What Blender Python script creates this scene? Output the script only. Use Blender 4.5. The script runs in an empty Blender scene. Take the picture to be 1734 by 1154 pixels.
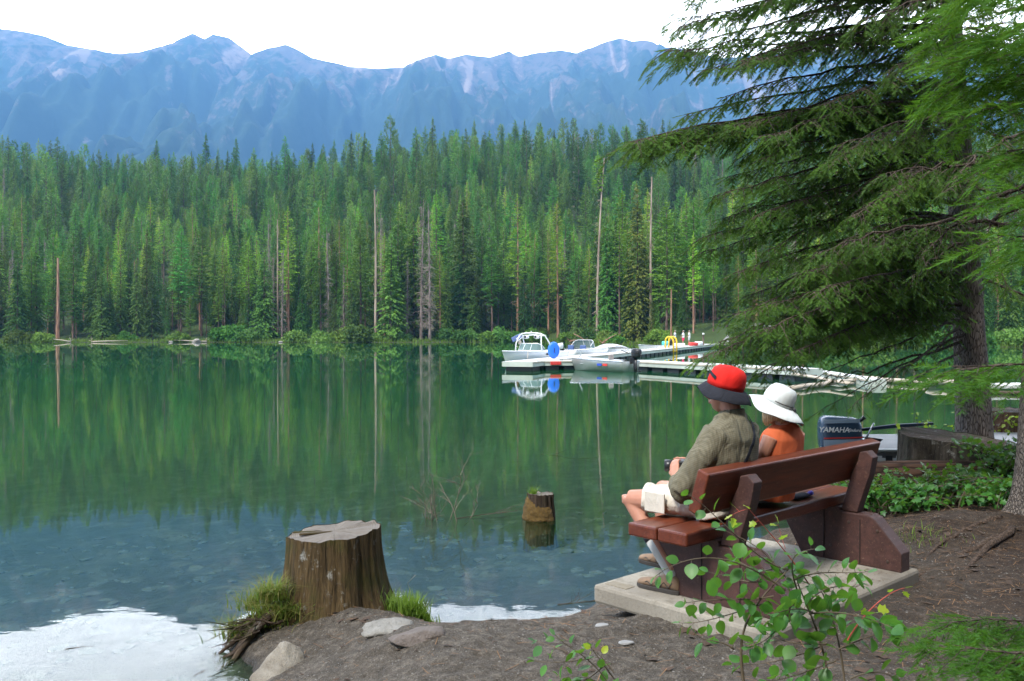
import bpy, bmesh, math, random
import numpy as np
from mathutils import Vector, Matrix, noise as mnoise

S = bpy.context.scene
COL = S.collection
R = math.radians

# ------------------------------------------------------------------ camera
TH = math.atan(15/1500.0)
CAMZ = 2.1
cd = bpy.data.cameras.new("camera"); cam = bpy.data.objects.new("camera", cd); COL.objects.link(cam)
cam.location = (0, 0, CAMZ); cam.rotation_euler = (math.pi/2 - TH, 0, 0)
cd.sensor_width = 36; cd.lens = 36*1500/1734.0
cd.clip_start = 0.05; cd.clip_end = 30000
cd.dof.use_dof = True; cd.dof.focus_distance = 5.9; cd.dof.aperture_fstop = 11.0
S.camera = cam

# ------------------------------------------------------------------ light
SUN_EL, SUN_AZ = R(52), R(-142)          # azimuth clockwise from +Y
sdir = Vector((math.sin(SUN_AZ)*math.cos(SUN_EL), math.cos(SUN_AZ)*math.cos(SUN_EL), math.sin(SUN_EL)))
w = bpy.data.worlds.new("World"); S.world = w; w.use_nodes = True
nt = w.node_tree; nt.nodes.clear()
def wn(t, **k):
    n = nt.nodes.new(t)
    for a, b in k.items(): setattr(n, a, b)
    return n
def wmath(op, a, b=None, c=None, clamp=False):
    n = wn('ShaderNodeMath', operation=op, use_clamp=clamp)
    for i, v in enumerate((a, b, c)):
        if v is None: continue
        if isinstance(v, (int, float)): n.inputs[i].default_value = v
        else: nt.links.new(v, n.inputs[i])
    return n.outputs[0]
sky = wn('ShaderNodeTexSky', sky_type='NISHITA', sun_disc=False)
sky.sun_elevation = SUN_EL; sky.sun_rotation = SUN_AZ
geo = wn('ShaderNodeTexCoord')
sep = wn('ShaderNodeSeparateXYZ'); nt.links.new(geo.outputs['Generated'], sep.inputs[0])
mp = wn('ShaderNodeMapping'); mp.inputs['Scale'].default_value = (1, 1, 3.2); nt.links.new(geo.outputs['Generated'], mp.inputs[0])
nz = wn('ShaderNodeTexNoise'); nz.inputs['Scale'].default_value = 2.6; nz.inputs['Detail'].default_value = 5; nz.inputs['Roughness'].default_value = .55
nt.links.new(mp.outputs[0], nz.inputs['Vector'])
cov = wmath('MULTIPLY_ADD', nz.outputs[0], 2.6, -0.55, True)            # cloud cover
front = wmath('MULTIPLY_ADD', sep.outputs[1], 1.1, 0.15, True)           # brighter cloud beyond the lake
low = wmath('SUBTRACT', 1.0, wmath('MULTIPLY_ADD', sep.outputs[2], 1.9, -0.62, True), clamp=True)
hot = wmath('MULTIPLY', front, low)
rad = wmath('MULTIPLY_ADD', hot, 4.9, 0.62)
cmul = wmath('MULTIPLY', rad, wmath('MULTIPLY_ADD', nz.outputs[0], 0.5, 0.72))
cc = wn('ShaderNodeVectorMath', operation='SCALE'); cc.inputs[0].default_value = (.96, .99, 1.04); nt.links.new(cmul, cc.inputs['Scale'])
sc_ = wn('ShaderNodeVectorMath', operation='SCALE'); nt.links.new(sky.outputs[0], sc_.inputs[0]); sc_.inputs['Scale'].default_value = .13
mx = wn('ShaderNodeMix', data_type='RGBA')
nt.links.new(wmath('MULTIPLY_ADD', cov, .35, .65, True), mx.inputs[0]); nt.links.new(sc_.outputs[0], mx.inputs[6]); nt.links.new(cc.outputs[0], mx.inputs[7])
bg = wn('ShaderNodeBackground'); bg.inputs[1].default_value = 1.0; nt.links.new(mx.outputs[2], bg.inputs[0])
wo = wn('ShaderNodeOutputWorld'); nt.links.new(bg.outputs[0], wo.inputs[0])
sl_ = bpy.data.lights.new("sun", 'SUN'); sl_.energy = 3.6; sl_.angle = R(11); sl_.color = (1, .96, .9)
so = bpy.data.objects.new("sun", sl_); COL.objects.link(so); so.rotation_euler = sdir.to_track_quat('Z', 'Y').to_euler(); so.location = (0, 0, 50)
vs = S.view_settings; vs.view_transform = 'Standard'; vs.look = 'None'; vs.exposure = 1.08; vs.gamma = 1; vs.use_curve_mapping = False
S.cycles.max_bounces = 8; S.cycles.transparent_max_bounces = 16; S.cycles.diffuse_bounces = 3; S.cycles.glossy_bounces = 3
S.cycles.volume_bounces = 0; S.cycles.caustics_reflective = False; S.cycles.caustics_refractive = False

# ------------------------------------------------------------------ pixel helpers (photo pixels -> real points)
def ray(px, py):
    u = (px-867)/1500.0; v = (577-py)/1500.0
    return (u, math.cos(TH)+v*math.sin(TH), -math.sin(TH)+v*math.cos(TH))
def PY(px, py, Y):
    d = ray(px, py); t = Y/d[1]; return Vector((d[0]*t, Y, CAMZ+d[2]*t))
def PZ(px, py, z):
    d = ray(px, py); t = (z-CAMZ)/d[2]; return Vector((d[0]*t, d[1]*t, z))

# ------------------------------------------------------------------ numpy noise
def _h(ix, iy, s):
    n = (ix.astype(np.int64)*374761393 + iy.astype(np.int64)*668265263 + s*1442695041) & 0xffffffff
    n = ((n ^ (n >> 13))*1274126177) & 0xffffffff
    return ((n ^ (n >> 16)) & 0xffffff)/float(0xffffff)
def vnoise(x, y, s=0):
    ix = np.floor(x); iy = np.floor(y); fx = x-ix; fy = y-iy
    fx = fx*fx*(3-2*fx); fy = fy*fy*(3-2*fy)
    a = _h(ix, iy, s); b = _h(ix+1, iy, s); c = _h(ix, iy+1, s); d = _h(ix+1, iy+1, s)
    return (a*(1-fx)+b*fx)*(1-fy)+(c*(1-fx)+d*fx)*fy
def fbm(x, y, o=4, s=0, g=.5):
    t = 0; a = 1; n = 0
    for i in range(o):
        t = t+a*vnoise(x*2**i+17.3*i, y*2**i+5.1*i, s+i); n += a; a *= g
    return t/n
def sstep(x, a, b):
    t = np.clip((x-a)/(b-a), 0, 1); return t*t*(3-2*t)

# ------------------------------------------------------------------ object helpers
def mesh_from(name, V, F):
    me = bpy.data.meshes.new(name)
    V = np.asarray(V, dtype=np.float32).reshape(-1, 3)
    if isinstance(F, np.ndarray):
        k = F.shape[1]; n = len(F)
        me.vertices.add(len(V)); me.vertices.foreach_set('co', V.ravel())
        me.loops.add(n*k); me.loops.foreach_set('vertex_index', F.astype(np.int32).ravel())
        me.polygons.add(n); me.polygons.foreach_set('loop_start', np.arange(0, n*k, k, dtype=np.int32))
        me.update(calc_edges=True)
    else:
        me.from_pydata([tuple(v) for v in V.tolist()], [], F); me.update()
    return me
def obj(name, me, m=None, parent=None, smooth=False, label=None):
    o = bpy.data.objects.new(name, me); COL.objects.link(o)
    if m: me.materials.clear(); me.materials.append(m)
    if smooth: me.polygons.foreach_set('use_smooth', [True]*len(me.polygons))
    if parent: o.parent = parent
    if label: o['label'] = label
    return o
def tag(o, label, cat, group=None, kind=None):
    o['label'] = label; o['category'] = cat
    if group: o['group'] = group
    if kind: o['kind'] = kind
    return o
def thing(name, label, cat, loc=(0, 0, 0), rz=0, group=None):
    o = bpy.data.objects.new(name, None); COL.objects.link(o); o.location = loc; o.rotation_euler = (0, 0, rz)
    o.empty_display_size = .1
    return tag(o, label, cat, group)
def struct(name, me, m, smooth=True):
    o = obj(name, me, m, None, smooth); o['kind'] = 'structure'; return o
def copy_tree(o, parent=None):
    c = o.copy(); COL.objects.link(c); c.parent = parent
    for ch in list(o.children): copy_tree(ch, c)
    return c

class MB:
    def __init__(s): s.v = []; s.f = []
    def add(s, V, F):
        b = len(s.v); s.v += [tuple(map(float, p)) for p in V]; s.f += [tuple(i+b for i in f) for f in F]; return s
    def box(s, c, d, rot=None, bev=0):
        x, y, z = d[0]/2, d[1]/2, d[2]/2
        if bev:
            bm = bmesh.new(); bmesh.ops.create_cube(bm, size=1)
            for v in bm.verts: v.co = (v.co.x*d[0], v.co.y*d[1], v.co.z*d[2])
            bmesh.ops.bevel(bm, geom=list(bm.edges), offset=bev, segments=2, affect='EDGES', profile=.5)
            V = [v.co.copy() for v in bm.verts]; bm.verts.index_update()
            F = [[v.index for v in f.verts] for f in bm.faces]; bm.free()
        else:
            V = [Vector((a*x, b*y, e*z)) for a in (-1, 1) for b in (-1, 1) for e in (-1, 1)]
            F = [(0, 1, 3, 2), (4, 6, 7, 5), (0, 4, 5, 1), (2, 3, 7, 6), (0, 2, 6, 4), (1, 5, 7, 3)]
        M = rot if rot else Matrix.Identity(3)
        return s.add([M @ v + Vector(c) for v in V], F)
    def tube(s, P, r, n=8, cap=True, ell=None, up=None):
        P = [Vector(p) for p in P]
        if not isinstance(r, (list, tuple)): r = [r]*len(P)
        rings = []; b = len(s.v); ref = Vector(up) if up else None
        T0 = None; N = None
        for i, p in enumerate(P):
            t = (P[min(i+1, len(P)-1)]-P[max(i-1, 0)])
            t = t.normalized() if t.length > 1e-9 else Vector((0, 0, 1))
            if ref is not None:
                N = ref-t*ref.dot(t); N.normalize()
            elif N is None:
                a = Vector((0, 0, 1)) if abs(t.z) < .9 else Vector((1, 0, 0)); N = a-t*a.dot(t); N.normalize()
            else:
                N = N-t*N.dot(t); N.normalize()
            B = t.cross(N)
            ra = r[i] if not isinstance(r[i], (tuple, list)) else r[i][0]
            rb = r[i] if not isinstance(r[i], (tuple, list)) else r[i][1]
            for k in range(n):
                a = 2*math.pi*k/n; s.v.append(tuple(p+N*math.cos(a)*ra+B*math.sin(a)*rb))
        for i in range(len(P)-1):
            for k in range(n):
                s.f.append((b+i*n+k, b+i*n+(k+1) % n, b+(i+1)*n+(k+1) % n, b+(i+1)*n+k))
        if cap:
            s.f.append(tuple(b+k for k in reversed(range(n)))); s.f.append(tuple(b+(len(P)-1)*n+k for k in range(n)))
        return s
    def lathe(s, prof, c=(0, 0, 0), n=24, M=None):
        b = len(s.v); M = M or Matrix.Identity(3); c = Vector(c)
        for r_, z_ in prof:
            for k in range(n):
                a = 2*math.pi*k/n; s.v.append(tuple(M @ Vector((r_*math.cos(a), r_*math.sin(a), z_))+c))
        for i in range(len(prof)-1):
            for k in range(n): s.f.append((b+i*n+k, b+i*n+(k+1) % n, b+(i+1)*n+(k+1) % n, b+(i+1)*n+k))
        s.f.append(tuple(b+k for k in reversed(range(n)))); s.f.append(tuple(b+(len(prof)-1)*n+k for k in range(n)))
        return s
    def prism(s, poly, axis, a0, a1):
        # poly: 2-D outline; extruded along axis (0=x: poly is y,z ; 2=z: poly is x,y; 1=y: poly is x,z)
        n = len(poly)
        def mk(p, a): return (a, p[0], p[1]) if axis == 0 else ((p[0], a, p[1]) if axis == 1 else (p[0], p[1], a))
        V = [mk(p, a0) for p in poly]+[mk(p, a1) for p in poly]
        F = [tuple(range(n))[::-1], tuple(range(n, 2*n))]+[(i, (i+1) % n, n+(i+1) % n, n+i) for i in range(n)]
        return s.add(V, F)
    def mesh(s, name):
        me = bpy.data.meshes.new(name); me.from_pydata(s.v, [], s.f); me.update()
        bm = bmesh.new(); bm.from_mesh(me); bmesh.ops.recalc_face_normals(bm, faces=bm.faces); bm.to_mesh(me); bm.free(); return me
    def build(s, name, m, parent=None, smooth=False, label=None, bev=0):
        me = s.mesh(name)
        if bev:
            bm = bmesh.new(); bm.from_mesh(me)
            bmesh.ops.bevel(bm, geom=[e for e in bm.edges if len(e.link_faces) == 2 and e.calc_face_angle(0) > .5], offset=bev, segments=2, affect='EDGES', profile=.5)
            bm.to_mesh(me); bm.free()
        return obj(name, me, m, parent, smooth, label)

def bake(me_in, mods, name):
    """apply modifiers given as (type, {settings}) and return the resulting mesh"""
    o = bpy.data.objects.new("tmp_bake", me_in); COL.objects.link(o)
    for t, k in mods:
        md = o.modifiers.new(t, t)
        for a, b in k.items(): setattr(md, a, b)
    bpy.context.view_layer.update()
    dg = bpy.context.evaluated_depsgraph_get()
    me = bpy.data.meshes.new_from_object(o.evaluated_get(dg), depsgraph=dg)
    bpy.data.objects.remove(o); me.name = name
    return me
def remesh(mb, name, vox, it=6, fac=.5):
    return bake(mb.mesh(name), [('REMESH', dict(mode='VOXEL', voxel_size=vox)), ('SMOOTH', dict(factor=fac, iterations=it))], name)

# ------------------------------------------------------------------ material helpers
class NT:
    def __init__(s, name, disp=False):
        s.m = bpy.data.materials.new(name); s.m.use_nodes = True; s.t = s.m.node_tree
        s.t.nodes.clear(); s.out = s.n('ShaderNodeOutputMaterial')
    def n(s, t, ins=None, **k):
        x = s.t.nodes.new(t)
        for a, b in k.items(): setattr(x, a, b)
        for a, b in (ins or {}).items(): s.set(x.inputs[a], b)
        return x
    def set(s, i, v):
        if isinstance(v, bpy.types.NodeSocket): s.t.links.new(v, i)
        elif isinstance(v, (tuple, list)) and i.type == 'RGBA' and len(v) == 3: i.default_value = (*v, 1)
        else: i.default_value = v
    def math(s, op, a, b=0, c=0, clamp=False):
        return s.n('ShaderNodeMath', {0: a, 1: b, 2: c}, operation=op, use_clamp=clamp).outputs[0]
    def mix(s, f, a, b, bt='MIX'):
        x = s.n('ShaderNodeMix', {0: f, 6: a, 7: b}, data_type='RGBA', blend_type=bt); return x.outputs[2]
    def ramp(s, f, stops, interp='LINEAR'):
        x = s.n('ShaderNodeValToRGB', {0: f}); x.color_ramp.interpolation = interp; e = x.color_ramp.elements
        while len(e) < len(stops): e.new(.5)
        for q, (p, c) in zip(e, stops): q.position = p; q.color = (*c, 1) if len(c) == 3 else c
        return x.outputs[0]
    def coord(s, kind='Object', scale=(1, 1, 1), loc=(0, 0, 0)):
        c = s.n('ShaderNodeTexCoord').outputs[kind]
        return s.n('ShaderNodeMapping', {0: c, 'Scale': scale, 'Location': loc}).outputs[0]
    def pos(s, scale=(1, 1, 1)):
        c = s.n('ShaderNodeNewGeometry').outputs['Position']
        return s.n('ShaderNodeMapping', {0: c, 'Scale': scale}).outputs[0]
    def noise(s, vec, sc=5, det=4, ro=.55, dist=0):
        return s.n('ShaderNodeTexNoise', {'Vector': vec, 'Scale': sc, 'Detail': det, 'Roughness': ro, 'Distortion': dist}).outputs[0]
    def rng(s, f, a, b, c=0, d=1):
        return s.n('ShaderNodeMapRange', {0: f, 1: a, 2: b, 3: c, 4: d}).outputs[0]
    def vor(s, vec, sc=5, feat='F1', out='Distance'):
        return s.n('ShaderNodeTexVoronoi', {'Vector': vec, 'Scale': sc}, feature=feat).outputs[out]
    def bump(s, h, st=.3, d=.01, nrm=None):
        i = {'Height': h, 'Strength': st, 'Distance': d}
        if nrm is not None: i['Normal'] = nrm
        return s.n('ShaderNodeBump', i).outputs[0]
    def bsdf(s, col, rough=.7, bump=None, **k):
        i = {'Base Color': col, 'Roughness': rough}; i.update({a.replace('_', ' '): b for a, b in k.items()})
        if bump is not None: i['Normal'] = bump
        return s.n('ShaderNodeBsdfPrincipled', i).outputs[0]
    def done(s, sh): s.t.links.new(sh, s.out.inputs[0]); return s.m

def simple(name, col, rough=.6, var=.15, sc=6, bst=.15, bd=.004, **k):
    q = NT(name); v = q.coord('Object'); nn = q.noise(v, sc, 5)
    c = q.mix(nn, tuple(x*(1-var) for x in col), tuple(min(1, x*(1+var)) for x in col))
    return q.done(q.bsdf(c, rough, q.bump(nn, bst, bd), **k))
def foliage(name, c1, c2, c3, trans=.3, nsc=.35, rough=.6, hue_rand=True):
    q = NT(name); v = q.coord('Object'); nn = q.noise(v, nsc, 3)
    rnd = q.n('ShaderNodeObjectInfo').outputs['Random']
    c = q.mix(q.rng(nn, .3, .7), c1, c2)
    if hue_rand:
        c = q.mix(q.math('MULTIPLY', rnd, .75), c, c3)
        r2 = q.math('FRACT', q.math('MULTIPLY', rnd, 7.31))
        c = q.n('ShaderNodeHueSaturation', {'Hue': q.math('MULTIPLY_ADD', r2, .065, .455), 'Saturation': 1.0, 'Value': q.math('MULTIPLY_ADD', q.math('FRACT', q.math('MULTIPLY', rnd, 13.7)), 1.15, .5), 'Color': c}).outputs[0]
    b = q.bsdf(c, rough, Specular_IOR_Level=.25)
    t = q.n('ShaderNodeBsdfTranslucent', {0: q.mix(.35, c, (.25, .4, .03), 'MIX')}).outputs[0]
    return q.done(q.n('ShaderNodeMixShader', {0: trans, 1: b, 2: t}).outputs[0])
# ================================================================== MATERIALS of the setting
def m_ground():
    q = NT('ground'); p = q.pos(); z = q.n('ShaderNodeSeparateXYZ', {0: p}).outputs[2]; y = q.n('ShaderNodeSeparateXYZ', {0: p}).outputs[1]
    x = q.n('ShaderNodeSeparateXYZ', {0: p}).outputs[0]
    n1 = q.noise(p, 1.3, 6); n2 = q.noise(p, 14, 6, .7); n3 = q.noise(p, 70, 4, .7)
    soil = q.ramp(n2, [(.25, (.038, .030, .022)), (.5, (.112, .094, .073)), (.72, (.25, .215, .175))])
    n4 = q.noise(p, 190, 3, .75)
    soil = q.mix(q.rng(n3, .38, .62), q.mix(.6, soil, (.025, .020, .015)), soil); soil = q.mix(q.math('MULTIPLY', q.rng(n4, .58, .68), .55), soil, (.40, .37, .32)); soil = q.mix(q.math('MULTIPLY', q.rng(n4, .42, .34), .6), soil, (.02, .015, .012))
    duff = q.ramp(n2, [(.3, (.012, .008, .005)), (.55, (.038, .024, .016)), (.75, (.085, .055, .036))])
    # brown needle litter under the trees on the right, grey grit on the beach
    side = q.math('ADD', q.math('MULTIPLY', x, .38), q.math('MULTIPLY_ADD', n1, 1.4, -1.1), clamp=True)
    land = q.mix(side, soil, duff)
    peb = q.vor(p, 55, 'F1', 'Distance'); pc = q.vor(p, 55, 'F1', 'Color')
    pebm = q.math('MULTIPLY', q.rng(peb, .28, .2), q.math('GREATER_THAN', q.n('ShaderNodeSeparateColor', {0: pc}).outputs[0], .82))
    land = q.mix(q.math('MULTIPLY', pebm, .8), land, q.mix(q.n('ShaderNodeSeparateColor', {0: pc}).outputs[1], (.10, .09, .08), (.33, .31, .28)))
    needle = q.noise(q.pos((40, 9, 9)), 6, 3, .6); needle2 = q.noise(q.pos((9, 44, 9)), 6, 3, .6)
    ndl = q.math('MULTIPLY', q.math('MAXIMUM', q.rng(needle, .6, .68), q.rng(needle2, .62, .68)), q.math('MULTIPLY_ADD', side, .6, .15))
    land = q.mix(ndl, land, (.2, .12, .06))
    wet = q.rng(z, .05, .015); land = q.mix(wet, land, q.mix(.6, land, (.01, .009, .007)))
    # lake bed: stones and silt
    pw = q.n('ShaderNodeVectorMath', {0: p, 1: q.n('ShaderNodeVectorMath', {0: q.n('ShaderNodeTexNoise', {'Vector': p, 'Scale': 3.0, 'Detail': 3}).outputs['Color'], 'Scale': .35}, operation='SCALE').outputs[0]}, operation='ADD').outputs[0]
    st = q.vor(pw, 4.6, 'F1', 'Color'); sd = q.vor(pw, 4.6, 'DISTANCE_TO_EDGE')
    sc = q.n('ShaderNodeSeparateColor', {0: st}).outputs[0]
    bed = q.mix(q.rng(sc, .3, 1), (.055, .060, .042), (.20, .20, .155))
    bed = q.mix(q.rng(sd, .07, .0), bed, (.02, .024, .015)); bed = q.mix(q.rng(n1, .42, .58), bed, (.042, .046, .030)); bed = q.mix(.4, bed, q.ramp(n2, [(.3, (.022, .024, .014)), (.7, (.13, .125, .085))]))
    c = q.mix(q.rng(z, -.03, .0), bed, land)
    # far side: grass and undergrowth
    gr = q.mix(q.noise(q.pos((1, 1, 1)), .35, 5), (.018, .03, .009), (.06, .10, .02))
    c = q.mix(q.math('MULTIPLY', q.math('GREATER_THAN', y, 120), q.rng(z, -.02, .12)), c, gr)
    bh = q.math('ADD', q.math('MULTIPLY', n2, 1.3), q.math('ADD', q.math('MULTIPLY', n3, .5), q.math('MULTIPLY', pebm, .35)))
    return q.done(q.bsdf(c, q.mix(wet, (.92,)*3, (.35,)*3), q.bump(bh, 1.0, .035), Specular_IOR_Level=.3))
M_GROUND = m_ground()

def m_water():
    q = NT('water'); p = q.pos()
    d = q.n('ShaderNodeAttribute', attribute_name='depth', attribute_type='GEOMETRY').outputs['Fac']
    h = q.math('ADD', q.math('ADD', q.math('MULTIPLY', q.noise(q.pos((1, 1.9, 1)), 3.1, 2, .5), 1), q.math('MULTIPLY', q.noise(q.pos((1, 1.6, 1)), 11, 2, .5), .22)),
               0.0)
    y = q.n('ShaderNodeSeparateXYZ', {0: p}).outputs[1]
    h = q.math('ADD', q.math('MULTIPLY', h, q.rng(y, 8, 55, .8, .15)), q.math('MULTIPLY', q.noise(q.pos((.35, 1, 1)), .30, 2, .6), q.rng(y, 5, 25, .5, 1.6)))
    amp = q.math('MULTIPLY_ADD', q.rng(q.noise(q.pos((.4, 1, 1)), .12, 2), .35, .65), .7, .45)
    y = q.n('ShaderNodeSeparateXYZ', {0: p}).outputs[1]
    amp = q.math('MULTIPLY', amp, q.rng(y, 6, 20, .45, 1))
    b = q.bump(h, 1.0, q.math('MULTIPLY', amp, .0014))
    op = q.math('SUBTRACT', 1, q.math('EXPONENT', q.math('MULTIPLY', d, -.24)), clamp=True)
    teal = q.mix(q.rng(q.noise(q.pos((1, 1, 1)), .06, 3), .3, .7), (.005, .085, .022), (.009, .15, .046))
    df = q.n('ShaderNodeBsdfDiffuse', {0: teal}).outputs[0]
    tr = q.n('ShaderNodeBsdfTransparent', {0: (.78, .93, .88, 1)}).outputs[0]
    body = q.n('ShaderNodeMixShader', {0: op, 1: tr, 2: df}).outputs[0]
    gl = q.n('ShaderNodeBsdfGlossy', {0: (1, 1, 1, 1), 'Roughness': .0, 'Normal': b}).outputs[0]
    fr = q.n('ShaderNodeFresnel', {'IOR': 1.333, 'Normal': b}).outputs[0]
    return q.done(q.n('ShaderNodeMixShader', {0: fr, 1: body, 2: gl}).outputs[0])
M_WATER = m_water()

def m_mountain():
    q = NT('mountain'); p = q.pos((.001, .001, .001)); z = q.n('ShaderNodeSeparateXYZ', {0: p}).outputs[2]
    forest = q.mix(q.noise(p, 30, 6, .7), (.008, .022, .020), (.045, .075, .05))
    rock = q.mix(q.noise(p, 9, 6, .65), (.075, .068, .068), (.17, .14, .13))
    a = q.n('ShaderNodeAttribute', attribute_name='rock', attribute_type='GEOMETRY').outputs['Fac']
    f = q.math('ADD', a, q.math('MULTIPLY_ADD', q.noise(p, 22, 7, .75), 1.9, -.98))
    c = q.mix(q.rng(f, .30, .46), forest, rock); c = q.mix(q.math('MULTIPLY', q.rng(f, .74, .98), .75), c, (.34, .265, .23))
    return q.done(q.bsdf(c, .95, Specular_IOR_Level=.1))
M_MOUNT = m_mountain()

def m_bark(name, a, b, sc=(9, 9, 2), bd=.02, rough=.9, nsc=1.0):
    q = NT(name); v = q.coord('Object', sc); n1 = q.noise(v, 2.2*nsc, 6, .65, .6); e = q.vor(v, 1.6*nsc, 'DISTANCE_TO_EDGE')
    h = q.math('ADD', q.math('MULTIPLY', q.rng(e, 0, .18), .6), q.math('MULTIPLY', n1, .6))
    c = q.mix(q.rng(h, .25, .85), a, b)
    return q.done(q.bsdf(c, rough, q.bump(h, .9, bd), Specular_IOR_Level=.2))
M_BARK_FAR = m_bark('bark_far', (.07, .045, .035), (.20, .14, .11), (1, 1, .2), .05)
M_BARK_RED = m_bark('bark_red', (.17, .085, .05), (.42, .25, .17), (1, 1, .12), .05)
M_BARK_PALE = m_bark('bark_pale', (.22, .16, .12), (.44, .35, .28), (1, 1, .12), .05)
M_BARK_DEAD = m_bark('bark_dead', (.12, .09, .075), (.30, .25, .22), (1, 1, .2), .05)
M_SPRUCE = foliage('spruce_needles', (0.046, 0.124, 0.024), (0.117, 0.253, 0.034), (0.070, 0.178, 0.042), .25)
M_FIR = foliage('fir_needles', (0.061, 0.169, 0.024), (0.152, 0.327, 0.032), (0.075, 0.224, 0.047), .25)
M_LARCH = foliage('larch_needles', (0.130, 0.308, 0.021), (0.258, 0.485, 0.030), (0.140, 0.336, 0.034), .35)
M_PINE = foliage('pine_needles', (0.066, 0.169, 0.034), (0.145, 0.299, 0.045), (0.089, 0.206, 0.049), .25)
M_YELLOW = foliage('yellow_needles', (.070, .105, .020), (.16, .19, .035), (.10, .13, .03), .3)
M_BUSH = foliage('bush_leaves', (.045, .125, .018), (.11, .25, .030), (.08, .19, .04), .35, 1.0)
M_TWIG_DEAD = simple('dead_twigs', (.16, .12, .10), .9)

# ================================================================== TERRAIN
LAND = np.array([(-900, -900), (-60, -60), (-12, -12), (-4, -2), (-2.2, 2.5), (-1.62, 4.3), (-1.58, 5.3), (-1.78, 5.72), (-1.95, 5.93), (-1.85, 6.35), (-1.6, 6.8),
    (-1.1, 6.98), (-.78, 6.78), (-.62, 6.42), (-.4, 6.16), (-.1, 6.14), (.27, 6.30), (.48, 6.5), (.62, 6.75), (1.1, 7.4), (1.9, 8.25), (2.6, 9.1), (3.4, 9.6),
    (4.2, 10.0), (5.2, 10.55), (6.5, 10.8), (8, 11.0), (12, 11.6), (20, 17), (60, 34), (900, 120), (900, -900)])
def sdist(X, Y, P=LAND):
    sh = X.shape; x = X.ravel(); y = Y.ravel(); d = np.full(x.shape, 1e18); ins = np.zeros(x.shape, bool); n = len(P)
    for i in range(n):
        a = P[i]; b = P[(i+1) % n]; e = b-a; L = (e**2).sum()
        t = np.clip(((x-a[0])*e[0]+(y-a[1])*e[1])/L, 0, 1)
        d = np.minimum(d, (x-a[0]-t*e[0])**2+(y-a[1]-t*e[1])**2)
        c = ((a[1] > y) != (b[1] > y)) & (x < (b[0]-a[0])*(y-a[1])/(b[1]-a[1]+1e-30)+a[0]); ins ^= c
    d = np.sqrt(d); return np.where(ins, d, -d).reshape(sh)
def far_shore(X): X = np.asarray(X, float); return 178+5*np.sin(X/38.0)*(X < 30)+2.5*np.sin(X/11.0+1)-36*sstep(X, 8, 18)-24*sstep(X, 21, 27)+30*sstep(X, 70, 110)
def crest(X): return 72+13*sstep(X, -200, -20)-4*sstep(X, 10, 60)+7*sstep(X, 60, 190)+4*np.sin(X/50.0+.5)
def height(X, Y):
    X = np.asarray(X, float); Y = np.asarray(Y, float)
    wob = (fbm(X*2.2, Y*2.2, 4, 3)-.5)*.22*(np.abs(X) < 40)*(Y < 40)
    s = sdist(X, Y)+wob+(fbm(X*9, Y*9, 3, 77)-.5)*.07*(np.abs(X) < 40)*(Y < 40)
    near = .11*(1-np.exp(-np.maximum(s, 0)/.10))+.31*sstep(s, .0, 1.35)+.12*sstep(s, 1.2, 5)+.0*X
    near = near+.10*sstep(X, 2.4, 4.6)*sstep(s, .2, 2)
    near += (fbm(X*3, Y*3, 4, 9)-.5)*.08*sstep(s, .1, .8)+(fbm(X*11, Y*11, 4, 5, .65)-.5)*.050*sstep(s, .02, .3)
    # mound behind the bench on the right with roots and litter
    near += .12*np.exp(-(((X-3.6)/.8)**2+((Y-7.2)/.5)**2))*sstep(s, .2, 1)
    w_ = np.maximum(-s, 0); bed = -.13*w_/(1+.02*w_)-.06*(1-np.exp(-w_/.15)); bed = np.maximum(bed, -9)
    bed += (fbm(X*1.5, Y*1.5, 4, 21)-.5)*.22*sstep(w_, .2, 2)
    f = Y-far_shore(X)
    fl = np.where(f > 0, .5*(1-np.exp(-f/2.5))+2.5*sstep(f, 2, 25)+(crest(X)-3)*(.55*np.clip((Y-188)/292, 0, 1)+.45*sstep(Y, 188, 480))-(crest(X)+3)*sstep(Y, 530, 980), -.16*np.maximum(-f, 0))
    fl = fl+(fbm(X/30, Y/30, 3, 40)-.5)*6*sstep(f, 10, 60)*(1-sstep(f, 400, 700))
    wat = np.maximum(bed, np.maximum(fl, -9))
    r = np.where(s > 0, near, wat)
    # paved ramp on the far shore
    return r
def axis(lo, hi, d0, d1, step, g=1.13):
    a = list(np.arange(d0, d1, step)); x = d1; h = step
    while x < hi: a.append(x); h *= g; x += h
    a.append(hi); b = []; x = d0; h = step
    while x > lo: h *= g; x -= h; b.append(max(x, lo))
    return np.array(sorted(set(b+a)))
def grid(name, xs, ys, Z):
    X, Y = np.meshgrid(xs, ys); V = np.stack([X, Y, Z], -1).reshape(-1, 3)
    nx = len(xs); i = np.arange((len(ys)-1)*nx).reshape(-1, nx)[:, :-1].ravel()
    return mesh_from(name, V, np.stack([i, i+1, i+nx+1, i+nx], -1))
xs = axis(-6500, 6500, -3.0, 5.6, .030, 1.07)
ys = np.array(sorted(set(list(axis(-900, 160, 2.6, 9.6, .030, 1.07))+list(np.arange(160, 540, 4.0))+list(np.geomspace(540, 6500, 25)))))
GX, GY = np.meshgrid(xs, ys)
GZ = height(GX, GY)
struct('ground', grid('ground', xs, ys, GZ), M_GROUND)

wx = axis(-700, 700, -4, 8, .12, 1.08); wy = axis(-30, 190, 2, 13, .12, 1.06)
WX, WY = np.meshgrid(wx, wy)
wm = grid('lake_water', wx, wy, np.zeros_like(WX))
at = wm.attributes.new('depth', 'FLOAT', 'POINT'); at.data.foreach_set('value', np.maximum(-height(WX, WY), 0).ravel().astype(np.float32))
struct('lake_water', wm, M_WATER)

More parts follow.
